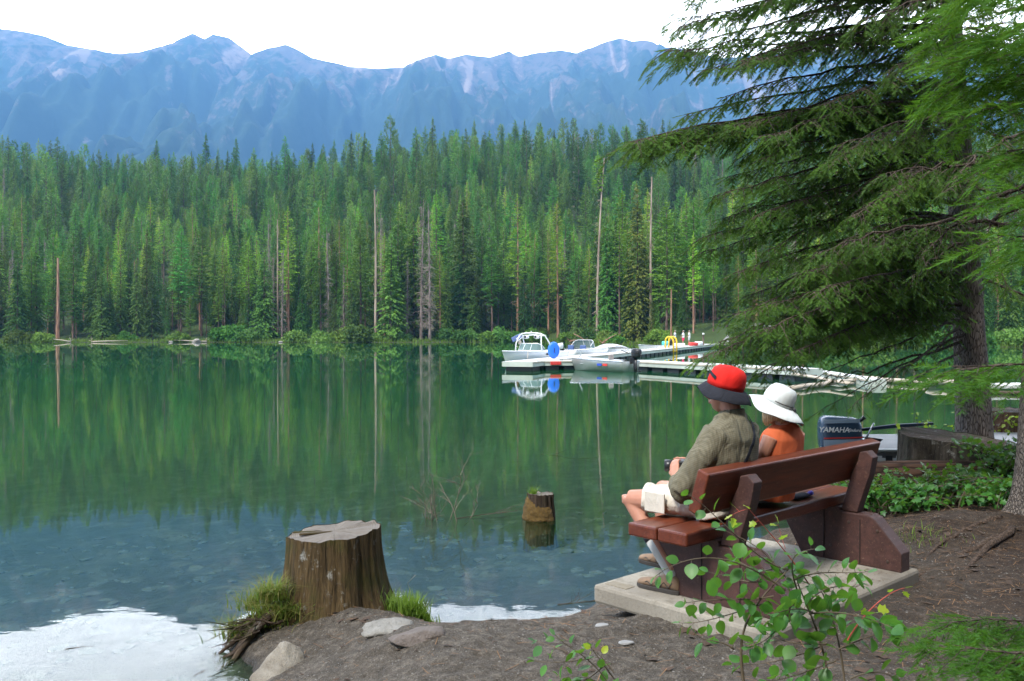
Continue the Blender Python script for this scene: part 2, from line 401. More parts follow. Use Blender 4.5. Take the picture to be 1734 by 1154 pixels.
# ---------------- mountains
SKY = [(-900, 120), (-500, 60), (-200, 90), (0, 50), (40, 55), (75, 62), (115, 78), (205, 93), (240, 90), (290, 76), (328, 58), (348, 67), (362, 60), (390, 66), (432, 97), (455, 84), (485, 77), (505, 86),
       (530, 100), (600, 115), (640, 118), (690, 115), (738, 94), (760, 101), (790, 94), (830, 99), (862, 88), (880, 98), (905, 92), (950, 86), (975, 92), (1005, 80), (1020, 74), (1050, 66), (1070, 72), (1090, 70), (1125, 82), (1160, 84), (1220, 100), (1300, 92), (1500, 80), (1734, 95), (2100, 60), (2700, 110)]
MY = 4600.0
sx = np.array([(a-867)/1500*MY for a, b in SKY]); sz = np.array([CAMZ+(562-b)/1500*MY for a, b in SKY])
mxs = np.linspace(-4600, 4600, 1000); mys = np.concatenate([np.linspace(1500, 3200, 60, False), np.linspace(3200, 4700, 170), np.linspace(4760, 6200, 12)])
MX, MYg = np.meshgrid(mxs, mys)
rid = 1-np.abs(2*fbm(MX/520, MYg/1500, 5, 60, .55)-1)*1.0
rid2 = 1-np.abs(2*fbm(MX/230+3, MYg/700, 4, 80, .55)-1)
crestz = np.interp(MX, sx, sz)
t = np.clip((MYg-1500)/(MY-1500), 0, 1)
prof = .62*t**1.15+.38*t**2.6
back = np.clip((MYg-MY)/1500, 0, 1)
env = 4*t*(1-t)
mz = crestz*prof*(1-.5*back)+(rid-.72)*760*env**.65+(rid2-.75)*330*env**.55+(fbm(MX/60, MYg/90, 5, 90, .62)-.5)*70*np.clip(env+.25, 0, 1)*(1-.25*(t > .985))
mz = np.minimum(mz, CAMZ+(crestz-CAMZ)*(MYg/MY)*(1-.05*(1-t)))-8*(1-t)
mm = grid('mountains', mxs, mys, mz)
chute = np.exp(-((fbm(MX/170, MYg/2600, 3, 120)-.5)/.022)**2)*sstep(t, .62, .8)
slopez = np.clip(mz/np.maximum(crestz, 1), 0, 1.2)
rockf = .62*sstep(slopez, .6, 1.05)*(.1+1.3*(fbm(MX/130+mz/90, MYg/260, 4, 150)))+.75*chute*(fbm(MX/300, MYg/900, 2, 170) > .5)+.30*(fbm(MX/110, MYg/220, 4, 190) > .62)
at = mm.attributes.new('rock', 'FLOAT', 'POINT'); at.data.foreach_set('value', rockf.ravel().astype(np.float32))
struct('mountains', mm, M_MOUNT)
# ================================================================== FAR FOREST
def cards(C, U, W, ls, ws):
    """kite shaped sprays: centre C, along U, across W"""
    n = len(C); ls = ls[:, None]; ws = ws[:, None]
    V = np.stack([C-U*ls*.5, C-U*ls*.05+W*ws*.5, C+U*ls*.5, C-U*ls*.05-W*ws*.5], 1).reshape(-1, 3)
    return V, np.arange(4*n).reshape(-1, 4)
def nrm(a): return a/np.maximum(np.linalg.norm(a, axis=-1, keepdims=True), 1e-9)
def conifer(seed, H, base, Rm, kind='spruce'):
    rg = np.random.default_rng(seed); Cs = []; Us = []; Ws = []; L = []; Wd = []
    z = H*base; dz = {'spruce': .50, 'fir': .52, 'larch': .62, 'pine': .8}[kind]
    while z < H*.985:
        f = (z/H-base)/(1-base)                       # 0 bottom .. 1 top of crown
        if kind == 'spruce': r = Rm*(1-f)**.72*(.75+.25*math.sin(min(1, f*6)*1.57))
        elif kind == 'fir': r = Rm*(1-f)**.68*min(1, .45+f*3)
        elif kind == 'larch': r = Rm*(1-f)**.62*min(1, .4+f*3)
        else: r = Rm*(1-f)**.5*min(1, .45+f*2.5)
        nb = {'spruce': 8, 'fir': 8, 'larch': 7, 'pine': 6}[kind]
        if f > .85: nb = 5
        for b in range(nb):
            if kind != 'spruce' and rg.random() < .12+.25*(f < .15): continue
            ph = rg.random()*6.283; lb = r*rg.uniform(.6, 1.18)+.12; z0 = z+rg.uniform(-.3, .3)
            d = np.array([math.cos(ph), math.sin(ph), 0]); side = np.array([-d[1], d[0], 0])
            rise = {'spruce': -.12-.25*(1-f), 'fir': .05, 'larch': .05, 'pine': .25}[kind]+.55*f
            n = max(3, int(lb*{'spruce': 7.5, 'fir': 7.5, 'larch': 6, 'pine': 8}[kind]))
            t = rg.random(n)**.7; t = .12+.9*t
            if kind == 'pine': t = .55+.5*rg.random(n)
            sag = {'spruce': .30, 'fir': .16, 'larch': .22, 'pine': -.10}[kind]
            wid = (.32*lb*(1.05-t))*(1 if kind != 'pine' else 1.6)+.06
            off = rg.uniform(-1, 1, n)*wid
            P = d*(lb*t)[:, None]+side*off[:, None]; P[:, 2] += z0+lb*(rise*t-sag*t**2)+rg.normal(0, .05 if kind != 'pine' else .28, n)-np.abs(off)*.25
            u = d*1.0+side*(np.sign(off)*.7)[:, None]+rg.normal(0, .25, (n, 3)); u[:, 2] += rise-2*sag*t-.15
            u = nrm(u); wv = nrm(np.cross(u, nrm(np.array([0, 0, 1])+rg.normal(0, .55, (n, 3)))))
            s = {'spruce': .56, 'fir': .54, 'larch': .48, 'pine': .55}[kind]*(.75+.25*(1-f))
            Cs.append(P); Us.append(u); Ws.append(wv); L.append(s*rg.uniform(.7, 1.3, n)); Wd.append(s*rg.uniform(.38, .62, n)*(1.2 if kind == 'pine' else 1))
        z += dz*rg.uniform(.8, 1.2)*(.55+.45*(1-f))
    # leader
    n = 14; zz = np.linspace(H*.94, H*1.01, n); P = np.stack([rg.normal(0, .06, n), rg.normal(0, .06, n), zz], 1)
    u = nrm(np.stack([rg.normal(0, .4, n), rg.normal(0, .4, n), np.ones(n)], 1)); wv = nrm(np.cross(u, rg.normal(0, 1, (n, 3))))
    Cs.append(P); Us.append(u); Ws.append(wv); L.append(np.full(n, .5)); Wd.append(np.full(n, .18))
    V, F = cards(*[np.concatenate(a) for a in (Cs, Us, Ws)], np.concatenate(L), np.concatenate(Wd))
    return mesh_from('crown', V, F)
def trunk_mesh(seed, H, r0, twigs=0, lean=.0, top=.97, base=.1, rt=.18):
    rg = random.Random(seed); mb = MB(); P = []; rr = []
    for i in range(9):
        f = i/8; P.append((math.sin(f*3+seed)*.12*H/28+lean*f*f, math.cos(f*2.3+seed)*.12*H/28, -1.0+(H*top+1.0)*f)); rr.append(r0*(1-(1-rt)*f)*(1.25 if i == 0 else 1))
    mb.tube(P, rr, 8)
    for k in range(twigs):
        z = H*(base+(1-base)*rg.random()*.95); ph = rg.random()*6.283; L_ = rg.uniform(.5, 2.2)*(1.15-z/H); d = Vector((math.cos(ph), math.sin(ph), 0))
        p0 = Vector((0, 0, z)); p1 = p0+d*L_*.6+Vector((0, 0, -.05*L_)); p2 = p0+d*L_+Vector((0, 0, -.35*L_))
        mb.tube([p0, p1, p2], [.035, .022, .008], 3, False)
        for j in range(3):
            q0 = p0.lerp(p2, rg.uniform(.3, .9)); mb.tube([q0, q0+Vector((rg.uniform(-.4, .4), rg.uniform(-.4, .4), -rg.uniform(.1, .5)))], [.016, .006], 3, False)
    return mb.mesh('trunk')
KINDS = {}
def add_kind(k, crown, cm, trunk, tm, H): 
    for me, m in ((crown, cm), (trunk, tm)):
        if me: me.materials.clear(); me.materials.append(m)
    KINDS[k] = (crown, trunk, H)
add_kind('spruce0', conifer(1, 25, .03, 3.6, 'spruce'), M_SPRUCE, trunk_mesh(1, 25, .26), M_BARK_FAR, 25)
add_kind('spruce1', conifer(2, 25, .10, 3.0, 'spruce'), M_SPRUCE, trunk_mesh(2, 25, .26, 14), M_BARK_FAR, 25)
add_kind('fir0', conifer(3, 25, .20, 3.9, 'fir'), M_FIR, trunk_mesh(3, 25, .27, 26), M_BARK_FAR, 25)
add_kind('fir1', conifer(4, 25, .32, 3.4, 'fir'), M_FIR, trunk_mesh(4, 25, .25, 34), M_BARK_FAR, 25)
add_kind('larch0', conifer(5, 28, .30, 2.8, 'larch'), M_LARCH, trunk_mesh(5, 28, .27, 30), M_BARK_RED, 28)
add_kind('larch1', conifer(6, 28, .45, 2.6, 'larch'), M_LARCH, trunk_mesh(6, 28, .25, 36), M_BARK_FAR, 28)
add_kind('pine0', conifer(7, 25, .45, 3.6, 'pine'), M_PINE, trunk_mesh(7, 25, .28, 20), M_BARK_FAR, 25)
add_kind('pine1', conifer(8, 25, .30, 3.5, 'pine'), M_PINE, trunk_mesh(8, 25, .24, 20), M_BARK_FAR, 25)
add_kind('yellow', conifer(9, 25, .02, 2.8, 'spruce'), M_YELLOW, trunk_mesh(9, 25, .26), M_BARK_FAR, 25)
add_kind('tuft', conifer(10, 34, .80, 1.5, 'larch'), M_LARCH, trunk_mesh(10, 34, .26, 40, 1.2, rt=.35), M_BARK_PALE, 34)
add_kind('snag', None, None, trunk_mesh(11, 24, .26, 260, .3, 1, .08), M_BARK_DEAD, 24)
add_kind('pole', None, None, trunk_mesh(12, 24, .23, 26, -.2, 1, .3, .45), M_BARK_PALE, 24)
add_kind('redpole', None, None, trunk_mesh(13, 20, .42, 4, .1, 1, .5, .55), M_BARK_RED, 20)
NAMES = {'spruce0': ('spruce_tree', 'spruce'), 'spruce1': ('spruce_tree', 'spruce'), 'fir0': ('fir_tree', 'fir'), 'fir1': ('fir_tree', 'fir'), 'larch0': ('larch_tree', 'larch'), 'larch1': ('larch_tree', 'larch'),
         'pine0': ('pine_tree', 'pine'), 'pine1': ('pine_tree', 'pine'), 'yellow': ('spruce_tree', 'spruce'), 'tuft': ('larch_tree', 'larch'), 'snag': ('dead_tree', 'dead tree'), 'pole': ('dead_tree', 'dead tree'), 'redpole': ('dead_tree', 'dead tree')}
FIRST = {}
def place_tree(k, x, y, H, label=None, rz=None, lean=0, group=None, z=None, wide=1.0):
    crown, trunk, H0 = KINDS[k]; rg = random.Random(int(x*131+y*17))
    zz = float(height(np.array([x]), np.array([y]))[0]) if z is None else z
    nm, cat = NAMES[k]
    o = thing(nm, label or 'tree', cat, (x, y, zz), rg.random()*6.28 if rz is None else rz, group)
    s = H/H0; o.scale = (s*wide, s*wide, s); o.rotation_euler.x = lean
    if crown:
        c = bpy.data.objects.new('crown', crown); COL.objects.link(c); c.parent = o
        f = FIRST.setdefault(k, [None, None]); f[0] = f[0] or c
    c = bpy.data.objects.new('trunk', trunk); COL.objects.link(c); c.parent = o
    f = FIRST.setdefault(k, [None, None]); f[1] = f[1] or c
    return o

def shore_tree(k, px, topy, basey, label, dY=3, **kw):
    """tree seen at px whose top is at topy, standing just behind the far shore"""
    Y = 180
    for _ in range(12): x = (px-867)/1500*Y; Y = .5*Y+.5*(float(far_shore(np.array([x]))[0])+dY)
    x = (px-867)/1500*Y; zb = float(height(np.array([x]), np.array([Y]))[0])
    H = PY(px, topy, Y).z-zb
    return place_tree(k, x, Y, H, label, **kw)
NOTABLE = [
 ('redpole', 98, 437, 3, 'bare topless reddish trunk at the water on the far left, triangle marker at its foot'),
 ('pole', 636, 322, 4, 'tall straight bare pale pink trunk left of the middle of the far shore, without crown'),
 ('tuft', 1012, 258, 8, 'very tall larch with a long pale bare trunk and small top, behind the docked boats'),
 ('pole', 1102, 300, 14, 'thin pale bare trunk rising behind the small yellow fir near the dock'),
 ('snag', 727, 345, 2, 'grey dead tree bristling with bare twigs, right one of the close pair at mid shore'),
 ('snag', 714, 338, 5, 'grey dead tree with a thin top, left one of the close pair at mid shore'),
 ('snag', 556, 385, 8, 'dead conifer with many bare drooping twigs between green larches left of middle'),
 ('pole', 470, 372, 14, 'slim bare trunk standing in front of the bright larches in the left half'),
 ('redpole', 1137, 490, 6, 'short broken orange brown trunk above the dock end'),
 ('larch0', 944, 338, 7, 'tall larch with bare reddish lower trunk directly above the white runabout'),
 ('larch0', 876, 330, 9, 'bright green larch standing above the boat with the white tower'),
 ('larch0', 1174, 395, 14, 'larch with reddish trunk between orange snag and overhanging branches'),
 ('larch1', 1208, 420, 18, 'slim larch with bare lower trunk next to the overhanging branches'),
 ('yellow', 1078, 310, 5, 'tall narrow olive yellow spruce with hanging branches behind the dock'),
 ('yellow', 1104, 500, 4, 'small bright yellow green fir at the water behind the dock'),
 ('spruce0', 802, 485, 6, 'small pale blue green spruce among dark trunks at mid shore'),
 ('spruce0', 785, 335, 12, 'dark pointed spruce rising behind the small pale spruce'),
 ('spruce0', 662, 395, 4, 'green spruce beside the tall bare trunk, branches down to the water'),
 ('spruce0', 700, 370, 9, 'dark spruce close behind the pair of grey dead trees'),
 ('yellow', 250, 388, 14, 'spruce with a yellowish crown standing out in the left quarter'),
 ('spruce0', 258, 460, 5, 'broad dark spruce with a full skirt reaching the water on the left'),
 ('spruce0', 172, 465, 5, 'grey green spruce standing at the water left of the broad skirted one'),
 ('spruce0', 448, 425, 5, 'blue green spruce beside the slim bare trunk on the left'),
 ('larch0', 488, 352, 9, 'bright green larch just right of the slim bare trunk'),
 ('larch0', 541, 345, 16, 'bright green larch left of the twiggy dead conifer'),
 ('spruce0', 512, 485, 4, 'short pale green spruce near the water left of the twiggy dead conifer'),
 ('fir0', 322, 500, 6, 'small green fir above the grey boulder on the far shore'),
 ('fir1', 342, 380, 10, 'fir with a long dark bare trunk above the grey boulder'),
 ('fir1', 418, 395, 9, 'fir with a reddish bare trunk behind the shore bushes on the left'),
 ('larch1', 378, 400, 12, 'light green larch with bare trunk in the left third of the shore'),
 ('fir0', 610, 365, 9, 'fir just left of the tall bare pale pink trunk'),
 ('fir1', 833, 390, 8, 'fir with a slender bare trunk between pale spruce and tower boat'),
 ('larch0', 745, 420, 7, 'green larch just right of the pair of grey dead trees'),
 ('larch0', 905, 395, 15, 'larch between the two tall trunks above the boats'),
 ('fir0', 975, 420, 12, 'fir between the larch above the runabout and the very tall larch'),
 ('spruce1', 1042, 370, 10, 'dark green spruce between the very tall larch and the olive spruce'),
 ('spruce0', 30, 430, 4, 'dark spruce at the left edge of the far shore'),
 ('spruce1', 62, 400, 9, 'dark spruce second from the left edge of the far shore'),
 ('fir0', 125, 395, 6, 'fir right behind the bare reddish trunk on the far left'),
 ('larch0', 205, 410, 14, 'light green larch between the two dark spruces in the left quarter'),
]
for k, px, ty, dY, lab in NOTABLE: shore_tree(k, px, ty, 0, lab, dY=dY, wide=1.25 if k == 'spruce0' else 1)
RIGHT = ['larch seen through the lower left fringe of the overhanging spruce', 'conifer across the water behind the middle of the overhanging branches', 'conifer across the water between the two branch tiers', 'fir across the water left of the big trunk', 'conifer across the water right behind the big trunk', 'conifer across the water at the right edge', 'slim conifer above the dock end beside the branches']
for i_, (px, ty) in enumerate(((1290, 380), (1360, 350), (1440, 400), (1520, 370), (1600, 390), (1690, 350), (1250, 430))):
    shore_tree('larch0' if px % 3 else 'fir0', px, ty, 0, RIGHT[i_], dY=12)
# scatter
rg = np.random.default_rng(77)
pts = []
Yr = 116.0
while Yr < 535:
    step = 4.3+2.6*min(1, max(0, Yr-180)/100)
    half = .62*Yr+14; n = int(2*half/step)
    for i in range(n):
        x = -half+2*half*(i+rg.random())/n; y = Yr+rg.uniform(-.5, .5)*step
        f = y-float(far_shore(np.array([x]))[0])
        if f < 5: continue
        if 20 < x < 34+f*.5 and f < 30 and abs(x-(26+f*.45)) < 7: continue   # ramp clearing
        pts.append((x, y, f))
    Yr += step
for i in range(130):                                                       # young trees under the canopy near the water
    x = rg.uniform(-125, 125); f = rg.uniform(2.5, 26); pts.append((x, float(far_shore(np.array([x]))[0])+f, f+1000))
pts = np.array(pts)
young = pts[:, 2] > 900; pts[:, 2] -= 1000*young
zb = height(pts[:, 0], pts[:, 1])
rnd = rg.random(len(pts)); kinds = []
for (x, y, f), r, y_ in zip(pts, rnd, young):
    big = vnoise(np.array([x/40]), np.array([y/40]), 7)[0]
    if y_: w_ = [('spruce0', .6), ('spruce1', .3)]
    elif f < 45:
        w_ = [('spruce0', .17), ('spruce1', .16), ('fir0', .17), ('fir1', .14), ('larch0', .15+.2*big), ('larch1', .12), ('snag', .04)]
    elif f < 130:
        w_ = [('spruce1', .18), ('fir0', .30), ('fir1', .12), ('larch0', .14+.25*big), ('pine1', .15), ('pine0', .03), ('snag', .02)]
    else:
        w_ = [('spruce1', .22), ('fir0', .34), ('pine1', .24), ('pine0', .08), ('larch0', .06*big), ('snag', .012)]
    s_ = sum(b for a, b in w_); r *= s_
    for a, b in w_:
        r -= b
        if r <= 0: break
    kinds.append(a)
Hs = rg.uniform(13, 22, len(pts))+6*(rg.random(len(pts)) < .12)-5*(rg.random(len(pts)) < .15)
Hs = Hs*np.where(pts[:, 2] > 150, rg.uniform(.72, 1.38, len(pts)), 1)
Hs = np.where(young, rg.uniform(5, 12, len(pts)), Hs)
left = sstep(pts[:, 0], -20, -100)
Hs = Hs*(1-.22*left*(pts[:, 2] < 60))
order = np.argsort(pts[:, 2]); individual = order[:250]; rest = order[250:]
ADJ = {'spruce0': 'full spruce', 'spruce1': 'narrow spruce', 'fir0': 'green fir', 'fir1': 'fir with bare lower trunk', 'larch0': 'light green larch', 'larch1': 'larch with long bare trunk', 'pine0': 'open crowned pine', 'pine1': 'pine', 'snag': 'bare grey dead tree'}
SHORT = {98: 'bare trunk on the far left', 636: 'tall pale pink trunk', 1012: 'very tall thin larch', 1102: 'thin pale trunk by the dock', 720: 'pair of grey dead trees', 556: 'twiggy dead conifer', 470: 'slim bare trunk', 1137: 'short orange snag',
         802: 'small pale spruce', 250: 'yellowish crowned spruce', 172: 'grey green spruce', 342: 'grey boulder fir', 944: 'larch above the runabout', 876: 'larch above the tower boat', 1174: 'larch nearest the big spruce', 30: 'spruce at the left edge', 418: 'red trunked fir',
         1290: 'lower fringe of the big spruce', 1440: 'gap in the big spruce', 1620: 'big spruce trunk'}
def landmark(x, y):
    px = 867+1500*x/y; k = min(SHORT, key=lambda a: abs(a-px)); d = px-k
    return ('just ' if abs(d) < 22 else '')+('left' if d < 0 else 'right')+' of the '+SHORT[k]
for i in individual:
    x, y, f = pts[i]; k = kinds[i]; row = 'young, at the water' if young[i] else ('first row' if f < 9 else 'second row' if f < 15 else 'third row' if f < 21 else 'fourth row')
    place_tree(k, x, y, Hs[i], ADJ[k]+', '+row+', '+landmark(x, y), group=ADJ[k]+' trees in the front rows of the far forest', z=float(zb[i])-.1)
FIRST_NEED = ('spruce0', 'spruce1', 'fir0', 'fir1', 'larch0', 'pine0', 'pine1', 'snag', 'larch1')
for k in FIRST_NEED:
    if k not in FIRST:
        place_tree(k, -118+12*FIRST_NEED.index(k), 260, 20, {'pine0': 'open crowned pine', 'pine1': 'slender pine'}.get(k, ADJ[k])+' on the wooded slope beyond the lake, upper left')
def gn_forest(idx):
    me = bpy.data.meshes.new('forest_on_hill'); me.vertices.add(len(idx))
    P = np.stack([pts[idx, 0], pts[idx, 1], zb[idx]-.2], 1).astype(np.float32); me.vertices.foreach_set('co', P.ravel())
    kk = list(FIRST_NEED)
    a = me.attributes.new('kind_id', 'INT', 'POINT'); a.data.foreach_set('value', np.array([kk.index(kinds[i]) for i in idx], np.int32))
    a = me.attributes.new('tall', 'FLOAT', 'POINT'); a.data.foreach_set('value', np.array([Hs[i]/KINDS[kinds[i]][2] for i in idx], np.float32))
    a = me.attributes.new('turn', 'FLOAT', 'POINT'); a.data.foreach_set('value', rg.uniform(0, 6.28, len(idx)).astype(np.float32))
    o = bpy.data.objects.new('forest', me); COL.objects.link(o)
    g = bpy.data.node_groups.new('forest', 'GeometryNodeTree')
    g.interface.new_socket('Geometry', in_out='INPUT', socket_type='NodeSocketGeometry'); g.interface.new_socket('Geometry', in_out='OUTPUT', socket_type='NodeSocketGeometry')
    N = g.nodes; Lk = g.links; gi = N.new('NodeGroupInput'); go = N.new('NodeGroupOutput'); J = N.new('GeometryNodeJoinGeometry')
    def attr(nm, ty):
        x = N.new('GeometryNodeInputNamedAttribute'); x.data_type = ty; x.inputs[0].default_value = nm; return [s for s in x.outputs if s.enabled and s.name == 'Attribute'][0]
    kid = attr('kind_id', 'INT'); tall = attr('tall', 'FLOAT'); turn = attr('turn', 'FLOAT')
    cx = N.new('ShaderNodeCombineXYZ'); Lk.new(turn, cx.inputs[2]); e2r = N.new('FunctionNodeEulerToRotation'); Lk.new(cx.outputs[0], e2r.inputs[0])
    for i, k in enumerate(kk):
        jj = N.new('GeometryNodeJoinGeometry')
        for ob in FIRST[k]:
            if ob is None: continue
            oi = N.new('GeometryNodeObjectInfo'); oi.inputs['Object'].default_value = ob; Lk.new(oi.outputs['Geometry'], jj.inputs[0])
        g2i = N.new('GeometryNodeGeometryToInstance'); Lk.new(jj.outputs[0], g2i.inputs[0])
        cmp_ = N.new('FunctionNodeCompare'); cmp_.data_type = 'INT'; cmp_.operation = 'EQUAL'
        ii = [s for s in cmp_.inputs if s.type == 'INT']; Lk.new(kid, ii[0]); ii[1].default_value = i
        iop = N.new('GeometryNodeInstanceOnPoints'); Lk.new(gi.outputs[0], iop.inputs['Points']); Lk.new(cmp_.outputs[0], iop.inputs['Selection'])
        Lk.new(g2i.outputs[0], iop.inputs['Instance']); Lk.new(e2r.outputs[0], iop.inputs['Rotation']); Lk.new(tall, iop.inputs['Scale']); Lk.new(iop.outputs[0], J.inputs[0])
    Lk.new(J.outputs[0], go.inputs[0])
    md = o.modifiers.new('forest', 'NODES'); md.node_group = g
    o['kind'] = 'stuff'; o['label'] = 'dense conifer forest covering the hill beyond the lake'; o['category'] = 'forest'
gn_forest(rest)
print('trees', len(pts))
# haze
hb = MB().box((0, 2850, 850-6), (14000, 7800, 1712)); hz = hb.build('haze', None); hz['kind'] = 'stuff'; hz['label'] = 'pale blue haze filling the valley'; hz['category'] = 'haze'
q = NT('haze'); pv = q.n('ShaderNodeVolumePrincipled', {'Color': (.21, .51, 1.0, 1), 'Density': .00018, 'Anisotropy': .1})
q.t.links.new(pv.outputs[0], q.out.inputs[1]); hz.data.materials.append(q.m)
# ================================================================== BENCH, SLAB (local frame: x along the bench, y = -b towards the lake, z up from slab top)
BA = Vector((.511, 5.545, .515)); BR = math.atan2(.682, .731)
BM_ = Matrix.Rotation(BR, 3, 'Z')
def LB(a, b, z): return Vector((a, -b, z))
def LW(a, b, z): return BA+BM_ @ LB(a, b, z)

def m_concrete():
    q = NT('concrete'); v = q.coord('Object'); n1 = q.noise(v, 3, 6, .65); n2 = q.noise(v, 60, 4, .7); n3 = q.noise(v, 1.4, 3)
    c = q.mix(n1, (.22, .20, .16), (.41, .38, .32)); c = q.mix(q.rng(n2, .45, .7), c, q.mix(.4, c, (.12, .10, .08)))
    c = q.mix(q.rng(n3, .5, .75), c, (.17, .15, .12)); n5 = q.noise(v, 7, 5, .7); c = q.mix(q.math('MULTIPLY', q.rng(n5, .54, .66), .55), c, (.13, .115, .085)); ys = q.n('ShaderNodeSeparateXYZ', {0: v}).outputs[1]; c = q.mix(q.math('MULTIPLY', q.rng(q.math('ADD', ys, q.math('MULTIPLY', n1, .35)), -.75, -1.05), .6), c, (.11, .09, .07))
    return q.done(q.bsdf(c, .9, q.bump(q.math('ADD', n2, n1), .5, .006), Specular_IOR_Level=.3))
M_CONC = m_concrete()
def m_bench(name, a, b, rough):
    q = NT(name); v = q.coord('Object', (1.2, 22, 22)); g = q.noise(v, 3.2, 5, .6, .8); w_ = q.noise(q.coord('Object', (1, 6, 6)), 2.2, 4)
    sp = q.noise(q.coord('Object'), 55, 3, .7)
    c = q.mix(q.rng(g, .3, .75), a, b); c = q.mix(q.math('MULTIPLY', q.rng(w_, .52, .75), .55), c, tuple(x*1.7 for x in b)); c = q.mix(q.math('MULTIPLY', q.rng(sp, .6, .75), .5), c, (.25, .15, .10))
    return q.done(q.bsdf(c, q.mix(w_, (rough*.75,)*3, (rough*1.35,)*3), q.bump(g, .25, .003), Specular_IOR_Level=.45))
M_BWOOD = m_bench('stained_wood', (.065, .014, .006), (.155, .036, .014), .33)
M_BEND = m_bench('stained_wood_support', (.038, .016, .013), (.070, .030, .024), .6)

slab = MB().box((.935, -.622, -.06), (1.87, 1.25, .12), bev=.022)
so_ = slab.build('concrete_slab', M_CONC); so_.location = BA; so_.rotation_euler.z = BR
tag(so_, 'pale concrete slab under the bench at the edge of the lake', 'slab')
MB().box((.10, -.13, .0015), (.085, .17, .003)).build('plate', simple('worn_plate', (.20, .17, .12), .8), so_, label='small weathered rectangular plate set in the corner')

M_BOLT = simple('rusty_bolt', (.05, .03, .022), .6, .4, 60)
M_GROOVE = simple('groove', (.012, .006, .005), .9)
rg = random.Random(77); V = []; F = []
for i in range(420):
    a_ = rg.uniform(.03, 1.84); b_ = 1.22-abs(rg.gauss(0, .45)); 
    if b_ < .03: continue
    p_ = LW(a_, b_, .003); t_ = rg.random()*3.14; L_ = rg.choice((.006, .009, .02, .03)); w_ = .0012 if L_ > .015 else L_*.5; d_ = Vector((math.cos(t_)*L_, math.sin(t_)*L_, 0)); s_ = Vector((-math.sin(t_)*w_, math.cos(t_)*w_, 0)); b0 = len(V)
    V += [p_-d_-s_, p_+d_-s_, p_+d_+s_, p_-d_+s_]; F.append((b0, b0+1, b0+2, b0+3))
tag(MB().add(V, F).build('slab_litter', simple('slab_needles', (.13, .075, .04), .9, .5, 3)), 'brown needles and crumbs lying on the concrete slab', 'litter', None, 'stuff')
bench = thing('park_bench', 'red brown wooden park bench with two people on it, facing the lake', 'bench', BA, BR)
pl = MB().box(LB(.985, .4395, .414), (2.11, .211, .078), bev=.012).build('seat_plank', M_BWOOD, bench)
pl = MB().box(LB(.985, .655, .414), (2.11, .205, .078), bev=.012).build('seat_plank', M_BWOOD, bench)
mb = MB()
bp = [(-.831, .827), (-.905, .803), (-.836, .563), (-.762, .587)]
mb.prism(bp, 0, -.07, 2.04); mb.build('backrest', M_BWOOD, bench, bev=.010)
for a0 in (.20, 1.665):
    sup = MB().prism([(-.50, 0), (-.335, .29), (-.30, .374), (-.78, .374), (-.785, .345), (-.99, .345), (-1.03, .325), (-1.21, .125), (-1.21, 0)], 0, a0, a0+.13).build('support', M_BEND, bench, bev=.006)
    for bb, zt in ((.67, .33), (.93, .30)): MB().box((a0-.0015, -bb, zt/2+.01), (.004, .006, zt)).build('joint', M_GROOVE, sup)
    for bb, zz in ((.44, .33), (.60, .33), (.72, .10), (.85, .28), (1.05, .25), (1.12, .06)): MB().lathe([(.011, 0), (.010, .004), (.001, .006)], (a0-.001, -bb, zz), 10, Matrix.Rotation(R(-90), 3, 'Y')).build('bolt', M_BOLT, sup)
    MB().prism([(-.900, .70), (-.915, .765), (-.965, .775), (-1.005, .735), (-.985, .62), (-.905, .375), (-.90, .349), (-.787, .349), (-.790, .375), (-.855, .61)], 0, a0+.02, a0+.11).build('post', M_BEND, sup, bev=.006)

# ================================================================== PEOPLE
def m_skin(name, a, b):
    q = NT(name); v = q.coord('Object'); n1 = q.noise(v, 9, 4)
    return q.done(q.bsdf(q.mix(n1, a, b), .5, q.bump(q.noise(v, 120, 2), .1, .002), Subsurface_Weight=.08, Specular_IOR_Level=.35))
M_SKIN = m_skin('skin', (.33, .13, .08), (.56, .29, .20))
def m_shirt():
    q = NT('checked_shirt'); v = q.coord('Object'); s = q.n('ShaderNodeSeparateXYZ', {0: v})
    nn = q.noise(v, 6, 3); dx = q.math('MULTIPLY', nn, .02)
    lx = q.math('SINE', q.math('MULTIPLY', q.math('ADD', s.outputs[0], dx), 2*math.pi/.0125)); lz = q.math('SINE', q.math('MULTIPLY', q.math('ADD', s.outputs[2], q.math('ADD', dx, q.math('MULTIPLY', s.outputs[1], .5))), 2*math.pi/.0125))
    chk = q.math('MULTIPLY_ADD', q.math('ADD', lx, lz), .28, .5, True)
    c = q.mix(chk, (.125, .113, .076), (.185, .168, .118))
    fold = q.noise(q.coord('Object', (7, 5, 2.2)), 1.6, 3, .6, 1.2)
    return q.done(q.bsdf(c, .85, q.bump(fold, .8, .03), Specular_IOR_Level=.15))
M_SHIRT = m_shirt()
def m_cloth(name, a, b, fs=1.6, bd=.02, rough=.85):
    q = NT(name); v = q.coord('Object', (6, 6, 3)); f = q.noise(v, fs, 4, .6, 1.4)
    return q.done(q.bsdf(q.mix(f, a, b), rough, q.bump(q.math('ADD', f, q.math('MULTIPLY', q.noise(q.coord('Object'), 180, 2), .05)), .7, bd), Specular_IOR_Level=.2))
M_SHORTS = m_cloth('shorts_cloth', (.50, .45, .37), (.68, .64, .56))
M_RED = m_cloth('red_cloth', (.55, .012, .012), (.78, .03, .02), 1.4, .012)
M_BLACKC = m_cloth('black_cloth', (.012, .013, .018), (.03, .032, .042))
M_HATW = m_cloth('pale_hat_cloth', (.55, .58, .57), (.74, .77, .75), 1.5, .012)
M_ORANGE = m_cloth('orange_cloth', (.42, .085, .030), (.55, .13, .05), 1.3, .010)
